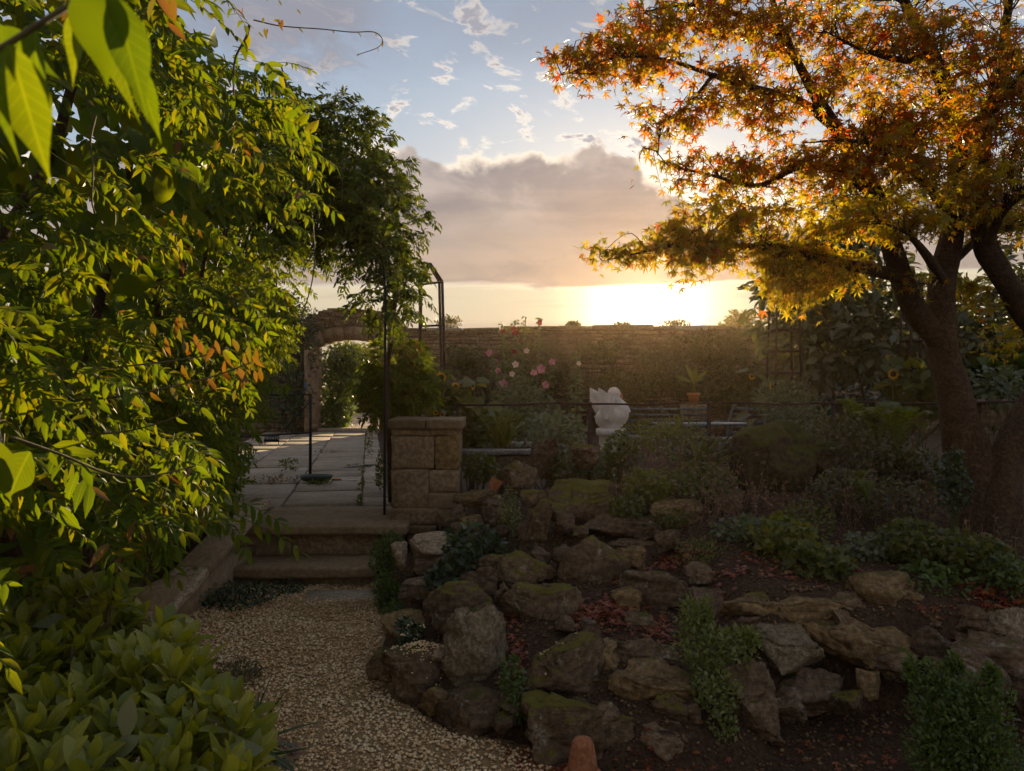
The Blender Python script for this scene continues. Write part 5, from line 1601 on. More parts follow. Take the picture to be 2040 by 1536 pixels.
for k, (px, py, rx, ry) in enumerate(cl):
    lab = ['dense wall climber behind the gabled frame', 'dense wall climber left of the tall hollyhocks', 'dense wall climber behind the tall hollyhocks', 'loose bushy wall climber between the hollyhocks and the swan', 'brownish wall climber behind the swan', 'wall climber glowing below the setting sun', 'wall climber behind the potted banana', 'wall climber behind the metal benches', 'wall climber behind the rusty square obelisk'][k]
    b = at(px, 0, 19.2)
    sub = [(px + random.uniform(-1, 1) * rx * .8, py + random.uniform(-.75, 1.3) * ry, random.uniform(18, 38), random.uniform(14, 30), 19.2 - random.uniform(0, .7), .25) for _ in range(11)]
    if k < 3: sub = [e for e in sub if e[1] - e[3] > 672]
    blob_plant('wall_climber', lab, 'climber', sub, SMALL2, CLIMB, 2600, .11, 0, .4, .0, .3, (b[0], 19.3, TER - .03), 4, .02, group='climbers on the garden wall')
for k, (px, py, rx, ry, d, lab) in enumerate([(893, 645, 26, 14, 20.0, 'small dark shrub sprouting over the wall beside the gabled frame'), (1143, 650, 14, 8, 20.0, 'tuft of greenery on the wall top left of the sun'), (1238, 652, 20, 8, 20.0, 'tuft of brown growth on the wall top under the sun'), (1345, 648, 32, 10, 20.0, 'spiky growth along the wall top right of the sun')]):
    b = at(px, 0, d)
    blob_plant('wall_top_plant', lab, 'plant', [(px, py, rx, ry, d, .3)], SMALL, CLIMB, 420, .075, 0, .6, .5, .5, (b[0], d, WT), 10, .006, group='plants on the wall top')
# far trees beyond the wall
def far_tree(px, ytop, w, d, label, n=1500):
    x = at(px, 0, d)[0]
    zt_ = at(0, ytop, d)[2]
    o = thing('distant_tree', (x, d, 0.4), label, 'tree', 'trees beyond the wall')
    P = spline([(x, d, .4), (x + .2, d, zt_ * .35), (x, d, zt_ * .7)], 10)
    V, F = tube(P, np.linspace(.4, .12, 10), 8); part('trunk', V, F, BARK, o, True)
    c = np.array([x, d, zt_ * .68])
    lob = rand_dirs(9) * [w / FPX * d * .5, w / FPX * d * .5, zt_ * .22] + c
    k = rng.integers(0, 9, n)
    U = rand_dirs(n)
    P = lob[k] + U * (rng.random((n, 1)) ** .4) * [w / FPX * d * .26, w / FPX * d * .26, zt_ * .12]
    part_ = frames(U + rng.normal(0, .5, (n, 3)), rng.normal(0, .5, (n, 3)) + ZUP) * (.008 * d)
    foliage(o, SMALL, HERB, part_, P, 0, rest='crown')
far_tree(1475, 622, 100, 36, 'round distant tree showing above the wall beside the evergreen')
far_tree(1425, 640, 70, 38, 'low distant tree beyond the wall right of the sun')
far_tree(720, 690, 60, 34, 'sunlit tree in the garden beyond the gateway', 1800)

# ------------------------------------------------------------------ through and around the gateway
blob_plant('ivy_bush', 'dark ivy bush filling the left half of the gateway', 'shrub', [(675, 770, 38, 85, 20.6, .5), (660, 830, 30, 35, 20.3, .4), (690, 720, 45, 35, 21.2, .6)], SMALL2, BOXL, 3400, .13, 120, .4, -.2, .35, (at(668, 0, 20.5)[0], 20.5, TER - .03), 5, .03)
blob_plant('bright_climber', 'yellow green sunlit climber seen through the top of the gateway', 'climber', [(705, 700, 50, 22, 22.5, .6), (745, 730, 25, 40, 23, .6)], SMALL, YELG, 900, .14, 0, .4, -.3, .4, (at(745, 0, 23)[0], 23, TER - .03), 5, .03)
blob_plant('ivy_on_wall', 'dark ivy growing over the wall on the hinge side of the gateway', 'climber', [(590, 690, 50, 70, 18.9, .4), (600, 640, 45, 30, 19.4, .5), (575, 790, 45, 70, 18.6, .4), (560, 620, 50, 40, 19.4, .5)], SMALL2, IVY, 3200, .10, 0, .5, -.1, .35, (at(580, 0, 19)[0], 19.2, TER - .03), 5, .03)
V = [[*at(600, 0, 20.1)[:1], 20.15, TER - .02], [at(765, 0, 20.1)[0], 20.15, TER - .02], [at(790, 0, 40)[0], 40, TER - .02], [at(640, 0, 40)[0], 40, TER - .02]]
tag(part('gravel_walk', V, np.array([[0, 1, 2, 3]]), PINKG), kind='structure')
V, F = bevbox((AC, WY + .2, TER + .03), (AX1 - AX0 - .01, .5, .1), .015, 0, .004); solo('threshold_stone', V, F, FLAG, 'worn stone threshold under the arched gateway', 'threshold')
o = thing('stone_heap', at(708, 815, 30), 'pale heap of stones beside the walk beyond the gateway', 'stones')
for k, (px, py, r_) in enumerate([(700, 812, 10), (712, 808, 9), (722, 813, 8), (706, 800, 7)]):
    V, F = rock_shape(50 + k, r_ / FPX * 62, .35, r_ / FPX * 50, .8, 5, .08, False); part('pale_stone', V + at(px, py, 30), F, WHITE, o, True)
fe = thing('timber_fence', at(740, 780, 33), 'timber rail fence in the garden beyond the gateway', 'fence')
for k in range(6):
    p = at(660 + k * 24, 0, 33); V, F = box((p[0], 33, 1.0), (.09, .06, 1.2)); part('post', V, F, WOOD, fe)
for z in (.75, 1.1, 1.5):
    V, F = box((at(715, 0, 33)[0], 32.95, z), (3.2, .04, .09)); part('fence_rail', V, F, WOOD, fe)
blob_plant('garden_hedge', 'green hedge closing the view beyond the gateway', 'hedge', [(700, 760, 110, 70, 36, 1.2), (820, 760, 80, 60, 36, 1.2)], SMALL, HERB, 2600, .3, 0, .5, 0, .3, (at(700, 0, 36)[0], 36, .4), 4, .05)

# ------------------------------------------------------------------ hollyhocks
def hollyhock(px_b, py_b, px_t, py_t, d, label, flowers, pmat, nl=95):
    b, t = at(px_b, py_b, d), at(px_t, py_t, d)
    b[2] = TER - .03
    o = thing('hollyhock', b, label, 'flower', 'hollyhocks before the wall')
    q = spline([b, (b + t) / 2 + rng.normal(0, .03, 3), t], 16)
    V, F = tube(q, np.linspace(.022, .012, 16), 6); part('stem', V, F, GREYG, o, True)
    f = rng.random(nl) ** .8
    pp = np.stack([np.interp(f, np.linspace(0, 1, 16), q[:, c]) for c in range(3)], 1)
    U = rand_dirs(nl, -.3, .3)
    sz = .13 * (1 - f) + .075
    foliage(o, OVAL, HERB, frames(U + [0, -.3, -.2], ZUP + rng.normal(0, .4, (nl, 3)) - [0, .5, 0]) * sz[:, None, None], pp + U * (sz * .5)[:, None], 0, rest='leaves')
    nb = 26
    f = rng.uniform(.5, 1, nb)
    pp = np.stack([np.interp(f, np.linspace(0, 1, 16), q[:, c]) for c in range(3)], 1) + rand_dirs(nb, -.2, .2) * .025
    V0, F0 = PEBB[0]
    V, F = inst((V0, F0), np.repeat(np.eye(3)[None] * .032, nb, 0) * rng.uniform(.7, 1.2, (nb, 1, 1)), pp); part('buds', V, F, GREYG, o, True)
    for (fx, fy, rpx) in flowers:
        c = at(fx, fy, d - .06)
        a_ = np.linspace(0, 2 * np.pi, 5, endpoint=False) + rng.random()
        D = np.stack([np.cos(a_), np.full(5, -.35), np.sin(a_)], 1) + rng.normal(0, .1, (5, 3))
        M_ = frames(D, np.tile([0, -1., 0], (5, 1)) + rng.normal(0, .2, (5, 3))) * (rpx / FPX * d * 1.3)
        V, F = inst(([OVAL[0][0] * [1.5, 1, 1], OVAL[0][1]]), M_, np.tile(c, (5, 1)))
        fo = part('blossom', V, F, pmat, o, True)
        V, F = inst(PEBB[1], np.eye(3)[None] * (rpx / FPX * d * .22), (c - [0, .02, 0])[None]); part('stamen', V, F, YELG, fo, True)
hollyhock(1010, 860, 974, 690, 16.0, 'short hollyhock with a round pink flower at its leaning tip', [(974, 703, 6), (992, 738, 5), (1003, 765, 8)], PINK)
hollyhock(1012, 860, 1001, 641, 16.1, 'hollyhock with one tiny crimson bud head, first of the tall row', [(1002, 660, 4)], CRIMS)
hollyhock(1025, 862, 1026, 637, 16.2, 'tall hollyhock with crimson flowers near its top', [(1026, 662, 6), (1023, 655, 5), (1024, 700, 4)], CRIMS)
hollyhock(1042, 862, 1047, 631, 16.0, 'tallest hollyhock spire with pale blossoms low down', [(1049, 699, 5), (1027, 726, 6), (1020, 745, 5)], WHITEP)
hollyhock(1058, 862, 1076, 633, 16.1, 'tall hollyhock with a dark red flower at the very top', [(1075, 643, 5)], CRIMS)
hollyhock(1066, 862, 1100, 715, 15.9, 'leaning hollyhock with large pink blossoms on its right side', [(1100, 721, 6), (1078, 735, 8), (1064, 742, 6), (1087, 766, 7)], PINK)
hollyhock(1140, 870, 1148, 700, 15.5, 'solitary slim hollyhock spire near the swan', [(1153, 724, 4)], WHITEP)
blob_plant('hollyhock_foliage', 'bushy grey green clump at the foot of the hollyhocks', 'plant', [(1035, 800, 55, 50, 15.6, .4), (1080, 830, 45, 35, 15.2, .4)], OVAL, GREYG, 900, .10, 60, .5, .1, stems=6)

# ------------------------------------------------------------------ sunflowers
def sunflower(px, py, d, rpx, label, face_dir=(0, -1, .1), leaves=5, gzv_=TER - .03):
    h = at(px, py, d)
    b = np.array([h[0] + random.uniform(-.05, .08), d + .05, gzv_])
    o = thing('sunflower', b, label, 'sunflower', 'sunflowers')
    q = spline([b, b * .4 + h * .6 + [.04, 0, 0], h + [0, .05, .03], h], 18)
    V, F = tube(q, np.linspace(.014, .008, 18), 7); part('stem', V, F, GSTEM, o, True)
    fd = nrm(np.array(face_dir, float)); e1 = nrm(np.cross(fd, ZUP)); e2 = np.cross(e1, fd)
    r_ = rpx / FPX * d
    n_ = 18
    a_ = np.linspace(0, 2 * np.pi, n_, endpoint=False)
    D = np.cos(a_)[:, None] * e1 + np.sin(a_)[:, None] * e2 + fd * rng.uniform(-.1, .3, (n_, 1))
    M_ = frames(D, np.tile(fd, (n_, 1)) + rng.normal(0, .15, (n_, 3))) * (r_ * .62)
    T_ = h + (np.cos(a_)[:, None] * e1 + np.sin(a_)[:, None] * e2) * r_ * .40
    foliage(o, PETL, SUNP, M_, T_, n_ if rpx > 9 else 0, name='petal', rest='petals')
    V1_, F1_ = ICO2
    Q = V1_ * [r_ * .46, r_ * .46, r_ * .13]
    V = h + Q[:, :1] * e1 + Q[:, 1:2] * e2 + Q[:, 2:] * fd
    part('disc', V, F1_, SUNC, o, True)
    f = rng.uniform(.3, .9, leaves)
    pp = np.stack([np.interp(f, np.linspace(0, 1, 18), q[:, c]) for c in range(3)], 1)
    U = rand_dirs(leaves, -.1, .3)
    foliage(o, HEART, HERB, frames(U - [0, .2, .3], ZUP + rng.normal(0, .3, (leaves, 3)) - [0, .3, 0]) * rng.uniform(.13, .22, leaves)[:, None, None], pp + U * .05, leaves)
sunflower(879, 752, 8.6, 13, 'large drooping sunflower beside the gabled frame', (-.3, -1, -.2), 7)
sunflower(908, 770, 8.7, 10, 'sunflower half hidden by leaves right of the gabled frame', (.5, -.8, .2), 6)
sunflower(942, 768, 8.8, 10, 'sunflower turned away at the right edge of its clump', (.9, -.4, .1), 6)
sunflower(868, 822, 8.2, 6, 'small sunflower low above the pillar cap', (-.2, -1, .1), 4)
sunflower(881, 826, 8.3, 6, 'tiny sunflower nodding just over the pillar cap', (.2, -1, .1), 4)
sunflower(964, 816, 8.2, 6, 'small yellow flower by the railing beside the pillar', (.2, -1, .1), 5)
sunflower(1498, 750, 9.2, 7, 'round yellow sunflower above the metal benches', (0, -1, .1), 5)
sunflower(1540, 770, 9.0, 10, 'golden sunflower in the grey green clump below the square obelisk', (.2, -1, .4), 6)
sunflower(1780, 745, 7.7, 13, 'bright sunflower turned sideways beside the tall obelisk', (-.8, -.6, .1), 8)
sunflower(1830, 775, 7.8, 8, 'small sunflower at the side of the maple trunk', (.1, -1, .1), 6)

# ------------------------------------------------------------------ banana plant in a pot
bp = at(1382, 805, 12.0)
pl = thing('stone_plinth', (bp[0], 12.0, TER), 'low stone plinth under the potted banana', 'plinth')
V, F = bevbox((bp[0], 12.0, (TER + bp[2]) / 2), (.34, .34, bp[2] - TER), .015, .1, .004); part('block', V, F, RUBBLE, pl)
pt = thing('potted_banana', bp, 'terracotta pot with a young banana plant against the wall', 'potted plant')
V, F = lathe([(.065, 0), (.092, .14), (.104, .141), (.106, .178), (.092, .179), (.085, .15), (.02, .15)], bp, 24); part('pot', V, F, TERRA, pt, True)
s0 = bp + [0, 0, .15]
V, F = tube([s0, s0 + [.005, 0, .1], s0 + [0, 0, .2]], [.022, .018, .012], 8); part('stem', V, F, YELG, pt, True)
BAN = leaf_shape([.03, .04, .09, .12, .12, .10, .06, 0], .5, .25)
for D, s in (((-.95, -.1, .55), .34), ((.62, -.1, .75), .32), ((-.25, .2, 1), .36), ((.12, -.2, 1), .30), ((.75, .3, .5), .26)):
    foliage(pt, [BAN], YELG, frames(np.array([D]), np.array([[0, -.8, .7]])) * s, (s0 + [0, 0, .17])[None], 1)

# ------------------------------------------------------------------ plants of the middle beds
def herb(px, py, rx, ry, d, label, bases=OVAL, mat=HERB, n=260, size=.05, n_ind=0, name='leafy_perennial', cat='plant', group='bed plants', **kw):
    return blob_plant(name, label, cat, [(px, py, rx, ry, d, min(.45, max(.1, rx / FPX * d)))], bases, mat, n, size, n_ind, group=group, **kw)
herb(1000, 850, 55, 30, 9.0, 'green leafy clump behind the railing next to the pillar', n=420, size=.08, n_ind=20)
herb(940, 850, 35, 55, 8.0, 'sunflower foliage clump crowding the right of the pillar', HEART, n=170, size=.11, n_ind=60)
herb(955, 930, 40, 30, 7.2, 'green weeds at the foot of the pillar under the slab edge', n=420, size=.045, n_ind=40)
herb(890, 800, 45, 35, 8.8, 'dense foliage under the gabled frame', HEART, n=170, size=.14, n_ind=40)
herb(1110, 860, 60, 35, 11.0, 'broad leaved clump left of the swan', OVAL, GREYG, n=420, size=.10)
herb(1290, 870, 70, 38, 8.4, 'yellow green feathery shrub right of the swan', SMALL, YELG, n=800, size=.045)
herb(1345, 860, 60, 30, 8.8, 'low yellow green mound in front of the metal table', SMALL, YELG, n=600, size=.045)
herb(1165, 925, 45, 32, 7.3, 'pale flowering clump in front of the swan pedestal', SMALL, GREYG, n=700, size=.045)
herb(1205, 935, 45, 36, 7.5, 'dense green clump hiding the foot of the swan pedestal', OVAL, HERB, n=600, size=.055, n_ind=20)
herb(1110, 935, 40, 30, 7.1, 'weedy clump between the two boulders below the swan', OVAL, CLIMB, n=420, size=.05)
herb(1240, 905, 40, 45, 7.6, 'dark leafy stems hiding the side of the swan pedestal', OVAL, HERB, n=350, size=.055)
herb(1560, 800, 60, 40, 8.6, 'grey green bush of small leaves under the golden sunflower', SMALL, GREYG, n=1300, size=.05)
herb(1600, 840, 70, 40, 7.8, 'wispy brown green bush behind the big mossy boulder', SMALL, GREYG, n=700, size=.045)
herb(1830, 770, 60, 50, 7.8, 'pumpkin leaved clump beside the tall obelisk', HEART, HERB, n=130, size=.14, n_ind=40)
herb(1990, 770, 60, 40, 7.6, 'grey leafed clump in the raised bed behind the maple', OVAL, GREYG, n=350, size=.07)
herb(2010, 740, 60, 40, 8.4, 'big dark leaves above the raised bed', HEART, BOXL, n=80, size=.25, n_ind=30)
herb(1700, 880, 100, 50, 6.8, 'dark brown green thicket between the boulder and the ferns', SMALL, CLIMB, n=1500, size=.05)
herb(1810, 935, 70, 45, 6.7, 'dark leafy growth behind the ferns at the side of the maple', OVAL, CLIMB, n=900, size=.06)
herb(1400, 900, 90, 30, 7.0, 'low green growth under the railing before the table', OVAL, CLIMB, n=700, size=.045)
herb(1080, 900, 110, 28, 8.5, 'low green growth behind the railing left of the swan', OVAL, CLIMB, n=800, size=.06)
for px, py, d in ((1390, 930, 6.6),):
    herb(px, py, 40, 20, d, 'strap leaved green tuft left of the big mossy boulder', BLADE, HERB, n=90, size=.3, n_ind=30, out=.6, up=.5)
herb(1000, 880, 22, 20, 7.9, 'spiky yellow green grass tuft behind the railing', BLADE, YELG, n=90, size=.30, n_ind=20, name='grass_tuft', out=.25, up=.9, noise=.15)

# ferns
def fern(px, py, d, nf, L, label):
    b = at(px, py, d); 
    o = thing('fern', b, label, 'fern', 'ferns')
    for k in range(nf):
        a_ = random.uniform(0, 6.28)
        dr = np.array([math.cos(a_) * .6, math.sin(a_) * .6, 0])
        l = L * random.uniform(.7, 1.15)
        q = spline([b, b + dr * l * .35 + ZUP * l * .6, b + dr * l * .75 + ZUP * l * .85, b + dr * l * 1.1 + ZUP * l * .8], 26)
        V, F = tube(q, np.linspace(.003, .001, 26), 3, False)
        tn = nrm(np.gradient(q, axis=0))
        i = np.arange(4, 26)
        s_ = nrm(np.cross(tn, ZUP))
        Ts_ = np.concatenate([q[i], q[i]])
        D = np.concatenate([s_[i] + tn[i] * .4, -s_[i] + tn[i] * .4])
        w_ = np.tile(l * .24 * np.sin(np.linspace(.5, 3.0, len(i))), 2)
        nn_ = np.cross(s_[i], tn[i])
        fl = inst(FERNL[0], frames(D, np.concatenate([nn_, nn_])) * w_[:, None, None], Ts_)
        V, F = join((V, F), fl)
        part('frond', V, F, FERN, o)
fern(1790, 905, 5.9, 15, .42, 'large yellow green fern beside the maple trunk')
fern(1750, 890, 6.1, 11, .30, 'mid sized fern next to the large yellow green fern')
fern(1700, 850, 6.9, 6, .28, 'small upright fern at the side of the brown thicket')
fern(1705, 985, 5.8, 8, .20, 'low brownish fern below the dark boulder')
fern(1730, 1010, 5.2, 7, .22, 'small fern on the bank below the maple')

# dry stalks
def stalks(px0, px1, pyb, pyt, d, n_, label, mat=DRY):
    b = at((px0 + px1) / 2, pyb, d)
    b[2] = gz(b[0], b[1])
    o = thing('dry_stalks', b, label, 'plant', 'dry flower stalks')
    st, Ts_ = [], []
    for k in range(n_):
        p0 = at(random.uniform(px0, px1), pyb, d + random.uniform(-.25, .35)); p0[2] = gz(p0[0], p0[1]) - .02
        h = (pyb - pyt) / FPX * d * random.uniform(.55, 1.1)
        p1 = p0 + [random.uniform(-.12, .12), random.uniform(-.05, .05), h]
        q = spline([p0, (p0 + p1) / 2 + rng.normal(0, .02, 3), p1], 8)
        st.append(tube(q, np.linspace(.0032, .0014, 8), 3, False))
        m = 9
        t = rng.uniform(.25, 1, m)
        Ts_.append(np.stack([np.interp(t, np.linspace(0, 1, 8), q[:, c]) for c in range(3)], 1))
    V, F = join(*st); part('stalks', V, F, mat, o)
    T_ = np.concatenate(Ts_)
    n2 = len(T_)
    foliage(o, SMALL, mat, frames(rand_dirs(n2) + [0, 0, .1], rng.normal(0, 1, (n2, 3))) * rng.uniform(.012, .034, n2)[:, None, None], T_, 0, rest='seed_heads')
for a_ in ((1230, 1330, 930, 850, 7.6, 40, 'tall pale stalks beside the yellow green shrub'), (1330, 1440, 940, 860, 7.4, 44, 'tall brown stalks before the metal table legs'), (1600, 1720, 960, 850, 6.9, 40, 'tall dry stalks between the boulder and the ferns'), (1130, 1210, 985, 905, 6.3, 34, 'thin brown stalks below the swan'), (1210, 1290, 990, 895, 6.2, 40, 'thick stand of brown stalks right of the swan pedestal'),
           (1290, 1370, 995, 890, 6.2, 44, 'reddish brown stalks in front of the metal table'), (1370, 1450, 990, 900, 6.2, 40, 'brown stalks crowding the left of the big mossy boulder'),
           (1640, 1760, 1050, 950, 5.6, 40, 'dark stalks on the bank under the dark boulder'), (1760, 1890, 1060, 960, 5.3, 44, 'dark stalks leaning by the foot of the maple'),
           (1450, 1600, 1065, 985, 5.6, 40, 'brown stalks in front of the big mossy boulder'), (1380, 1470, 1060, 960, 5.4, 34, 'fine brown stalks left of the mossy boulder on the bank'), (1890, 2060, 1110, 1010, 4.6, 34, 'dark stalks in the bed right of the maple base')):
    stalks(*a_)

# ground cover on the bank
def clump(px, py, d, w, h, n_, size, label, bases=IVYL, mat=HERB, n_ind=40, name='ground_cover_plant'):
    return herb(px, py, w, h, d, label, bases, mat, int(n_ * 1.8), size * .66, n_ind, name=name, out=.5, up=.1, face_up=.7, noise=.65, stemr=.0025, stems=10, smat=GSTEM, group='bank plants')
clump(1290, 970, 5.9, 60, 40, 300, .055, 'light green clump beside the biggest flat topped rock', IVYL, YELG)
clump(1250, 1010, 5.7, 40, 25, 170, .05, 'light green leaves spilling over the layered slab')
clump(1400, 960, 5.9, 70, 35, 300, .05, 'mixed green clump below the brown stalks', OVAL)
clump(1400, 1105, 4.9, 55, 35, 420, .03, 'rounded yellow green dwarf conifer mound near the red leaves', SMALL, YELG)
clump(1480, 1060, 5.1, 70, 35, 260, .055, 'lobed green leaves behind the dwarf conifer mound', IVYL, GREYG)
clump(1560, 1080, 4.8, 70, 50, 330, .06, 'yellow green lobed leaves on the bank above the long flat stone', IVYL, YELG)
clump(1630, 1120, 4.5, 70, 40, 260, .06, 'broad lobed leaves hanging near the golden rounded stone', IVYL, HERB)
clump(1600, 1040, 5.2, 60, 45, 260, .05, 'tall bright herb in the middle of the bank', OVAL, HERB)
clump(1740, 1090, 4.7, 60, 30, 200, .055, 'round scalloped grey leaves on the bank below the maple', HEART, GREYG)
clump(1820, 1080, 4.6, 80, 45, 320, .06, 'lobed green leaves at the foot of the maple', IVYL, HERB)
clump(1930, 1100, 4.4, 80, 45, 320, .055, 'green leaf mass right of the maple foot', IVYL, HERB)
clump(1860, 1150, 4.3, 70, 35, 220, .055, 'trailing green leaves above the red brown stone', OVAL, BOXL)
clump(2010, 1150, 4.2, 60, 45, 260, .05, 'dark green leaves at the end of the bank', OVAL, BOXL)
clump(1660, 980, 5.7, 60, 45, 300, .05, 'dull green herb against the dark boulder', OVAL, CLIMB, 10)
clump(1780, 990, 5.4, 80, 45, 340, .05, 'dull green herb under the ferns', OVAL, CLIMB, 10)
clump(1900, 960, 4.8, 30, 70, 260, .045, 'ivy climbing the foot of the maple trunk', IVYL, IVY, 30)
clump(1015, 1015, 5.6, 22, 50, 200, .032, 'white speckled trailing plant between two upright rocks', SMALL, VARI)
clump(1430, 985, 6.0, 50, 25, 240, .045, 'soft green clump beside the brown stone among the stalks', OVAL, GREYG, 10)
clump(1340, 1030, 5.5, 40, 18, 160, .035, 'small green weeds on the flat red brown stone', OVAL, HERB, 10)
# bushes at the front
blob_plant('bright_leaved_bush', 'bright small leaved bush growing between the ochre rock and the upright slab', 'bush', [(1405, 1285, 65, 48, 3.55, .16), (1375, 1230, 26, 45, 3.6, .1), (1405, 1225, 16, 40, 3.6, .06, 2), (1470, 1285, 45, 38, 3.5, .12), (1495, 1270, 16, 20, 3.5, .06, 2), (1420, 1370, 50, 50, 3.42, .13), (1440, 1450, 26, 38, 3.35, .08)], SMALL, VARI, 2300, .026, 300, .5, .45, .5, (.92, 3.5, .05), 24, .003, GSTEM)
blob_plant('box_bush', 'dark green box bush in front of the dry stone wall', 'bush', [(1900, 1440, 95, 85, 3.0, .2), (1870, 1360, 50, 40, 3.05, .12), (1950, 1400, 60, 60, 3.0, .16), (1960, 1500, 90, 60, 2.9, .2), (1860, 1500, 60, 60, 2.95, .16), (1815, 1340, 12, 30, 3.05, .04, 2.0), (1900, 1325, 14, 26, 3.05, .04, 2.0), (1975, 1350, 16, 30, 3.0, .05, 2.0)], SMALL2, BOXL, 7600, .023, 300, .5, .5, .75, (1.75, 3.0, 0), 26, .004, GSTEM)
blob_plant('box_bush', 'small clipped box bush at the end of the lower step', 'bush', [(765, 1120, 32, 45, 5.75, .14), (780, 1080, 22, 20, 5.8, .1), (770, 1180, 30, 45, 5.5, .12), (790, 1230, 25, 35, 5.1, .1)], SMALL, BOXL, 2100, .030, 120, .5, .3, .45, (-.95, 5.8, 0), 8, .004)
blob_plant('ivy', 'blue green ivy sprawling over the rocks below the pillar', 'ivy', [(940, 1075, 55, 28, 5.3, .16), (950, 1110, 50, 30, 5.1, .14), (900, 1140, 45, 18, 5.05, .12), (985, 1100, 22, 40, 5.1, .1), (880, 1160, 30, 12, 4.95, .08)], IVYL, IVY, 620, .052, 240, .5, .1, .3, (at(940, 1080, 5.3)[0], 5.35, .35), 12, .003)
blob_plant('ivy', 'small ivy patch on the pebble topped block by the gravel', 'ivy', [(815, 1265, 22, 30, 4.2, .1), (800, 1320, 14, 22, 4.1, .08)], IVYL, IVY, 130, .045, 50, .5, .1, .4, None, 5, .002)
blob_plant('ivy', 'dark ivy between the pitted rock and the petal strewn rock', 'ivy', [(1020, 1355, 22, 50, 3.6, .08), (1030, 1410, 18, 30, 3.5, .07)], SMALL, BOXL, 420, .028, 80, .5, .1, .4, None, 5, .002)
# weeds in the joints of the path and at the foot of the steps
for k, (px, py, rx, ry, n_, lab) in enumerate([(722, 935, 7, 8, 70, 'tuft of weeds in the path joint by the small puddle'), (719, 965, 6, 10, 70, 'weeds in the path joint level with the green bowl'), (717, 995, 5, 10, 60, 'weeds in the path joint nearest the steps'), (640, 962, 28, 4, 90, 'grass tuft in front of the green bowl'), (575, 925, 22, 14, 120, 'weed clump beside the wisteria on the path edge'), (735, 880, 6, 30, 120, 'weeds along the right edge of the path'), (757, 940, 8, 40, 200, 'green weeds growing against the pillar side of the path'), (655, 900, 40, 3, 70, 'thin line of weeds across the flagstones'), (555, 955, 50, 6, 90, 'dead leaves and weeds drifted along the path edge')]):
    d = (CAMZ - TER) * FPX / (py + ry - 768)
    herb(px, py, rx, ry, d, lab, SMALL, HERB if k != 8 else DRY, n_, .045 if k not in (0, 1, 2, 7) else .03, 0, name='weed', group='weeds on the path', stems=2, stemr=.001)
for k, (px, py, rx, ry, n_, sz, m_, lab) in enumerate([(480, 1185, 60, 22, 420, .05, IVY, 'fallen dark green prunings at the foot of the steps'), (560, 1170, 50, 12, 220, .045, IVY, 'trailing green prunings along the lower step'), (400, 1190, 50, 18, 200, .05, IVY, 'heap of dark leaves beside the sloping coping'), (470, 1340, 60, 22, 320, .03, CLIMB, 'dark weedy patch on the gravel beside the rosette shrub'), (560, 1500, 40, 20, 120, .05, DRY, 'dry brown fern leaves at the gravel edge'), (300, 1120, 90, 50, 260, .10, WIST, 'dark low wisteria leaves above the rosette shrub')]):
    d = CAMZ * FPX / (py + ry * .8 - 768)
    herb(px, py, rx, ry, d, lab, LEAFLET, m_, n_, sz, 40, name='low_plant', group='low growth by the gravel', stems=5, stemr=.002, noise=.7, up=.0)

# ------------------------------------------------------------------ fallen leaves and petals
def litter(spots, base, mat, smin, smax, name, label, cat, z0=.012):
    X, Y_ = [], []
    for (px, py, rx, ry, d, n_) in spots:
        c = at(px, py, d)
        X.append(rng.normal(c[0], rx / FPX * d * .6, n_)); Y_.append(rng.normal(d, ry / FPX * d * 2.2, n_))
    x, y = np.concatenate(X), np.concatenate(Y_)
    V, F = scatter_bits(x, y, gzv(x, y) + z0 + rng.uniform(0, .02, len(x)), smin, smax, base, .5)
    return tag(part(name, V, F, mat), label, cat, kind='stuff')
litter([(1290, 1135, 50, 14, 4.75, 260), (1345, 1085, 40, 12, 5.0, 160), (1200, 1205, 60, 16, 4.2, 280), (1020, 1200, 22, 12, 4.4, 90), (1032, 1285, 16, 22, 3.9, 90), (1310, 1235, 30, 16, 4.1, 80), (1690, 1115, 25, 12, 4.5, 60), (1990, 1200, 50, 14, 4.1, 170), (960, 1165, 16, 10, 4.7, 40), (1480, 1145, 160, 22, 4.5, 170), (1700, 1480, 200, 30, 3.3, 50), (1900, 1240, 50, 20, 3.95, 40)], MAPL, RED, .022, .045, 'fallen_leaves', 'red fallen maple leaves lying over the rockery soil', 'leaves')
litter([(1040, 1480, 45, 18, 3.32, 260), (1100, 1530, 50, 10, 3.2, 150), (1300, 1525, 80, 12, 3.2, 120)], MAPL, RED, .014, .03, 'fallen_leaves', 'tiny red leaves drifted along the edge of the gravel', 'leaves')
litter([(440, 1180, 70, 16, 5.9, 160)], MAPL, RED, .02, .04, 'fallen_leaves', 'reddish dead leaves among the prunings by the steps', 'leaves')
x, y = gravel_region(900)
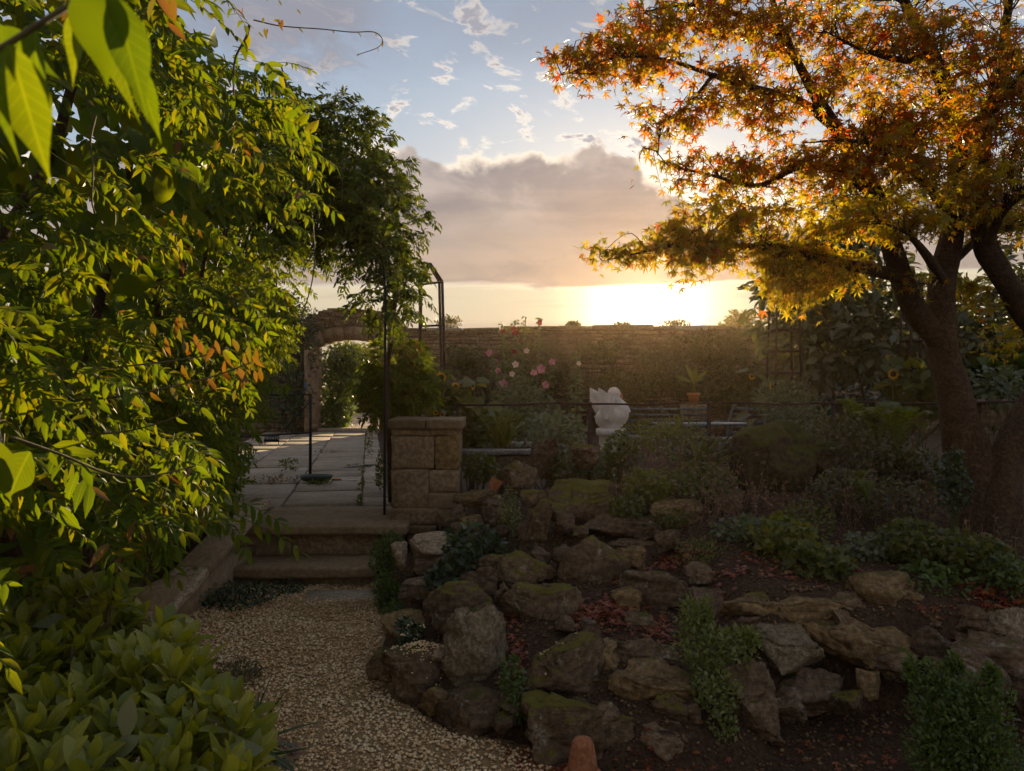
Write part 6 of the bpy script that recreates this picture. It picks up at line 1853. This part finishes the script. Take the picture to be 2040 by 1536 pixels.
kp = (np.abs(vnoise(np.stack([x * 1.3, y * 1.3, x * 0], 1), 4)) > .25) & (x / y * FPX + 1020 > 360) & (rng.random(len(x)) < .30)
x, y = x[kp], y[kp]
V, F = scatter_bits(x, y, np.full(len(x), .022), .012, .035, LEAFLET + MAPL[:1], .4)
tag(part('fallen_leaves', V, F, DRY), 'dry brown leaves scattered on the gravel', 'leaves', kind='stuff')
# cream petals resting on the square topped rock
bpy.context.view_layer.update()
def drop_z(obs, x, y):
    dg = bpy.context.evaluated_depsgraph_get()
    hit, loc, *_ = SC.ray_cast(dg, Vector((x, y, 1.2)), Vector((0, 0, -1)))
    return loc.z if hit else 0
c = at(1095, 1305, 3.7)
for k in range(26):
    x, y = rng.normal(c[0], .055), rng.normal(3.74, .06)
    z = drop_z(None, x, y)
    V, F = scatter_bits(np.array([x]), np.array([y]), np.array([z + .004]), .010, .022, OVAL, .4)
    solo('petal', V, F, PETAL, 'cream petal fallen on the square topped rock', 'petal', 'cream petals on the rock')
# pebbles on the flat block
n = 420
c = at(845, 1300, 4.05)
xs_, ys_ = rng.normal(c[0], .075, n), rng.normal(4.06, .07, n)
zz = np.array([drop_z(None, a_, b_) for a_, b_ in zip(xs_, ys_)])
ok_ = zz > .1
V, F = scatter_bits(xs_[ok_], ys_[ok_], zz[ok_] + .003, .004, .010, PEBB)
tag(part('gravel', V, F, PEB), 'pebbles spilled on the flat block beside the path', 'gravel', kind='stuff')

# ------------------------------------------------------------------ evening haze
HZ = 0.0003
V, F = box((0, 18.5, 2.4), (90, 53, 6.9))
hz = part('haze', V, F, [], None)
tag(hz, 'thin warm evening haze in the garden air', 'haze', kind='stuff')
m, t, N, out = newmat('evening haze')
pv = N.node('ShaderNodeVolumePrincipled')
pv.inputs['Color'].default_value = (1.0, 0.70, 0.44, 1)
pv.inputs['Density'].default_value = HZ
pv.inputs['Anisotropy'].default_value = 0.82
t.links.new(pv.outputs[0], out.inputs['Volume'])
hz.data.materials.append(m)
hz.display_type = 'WIRE'
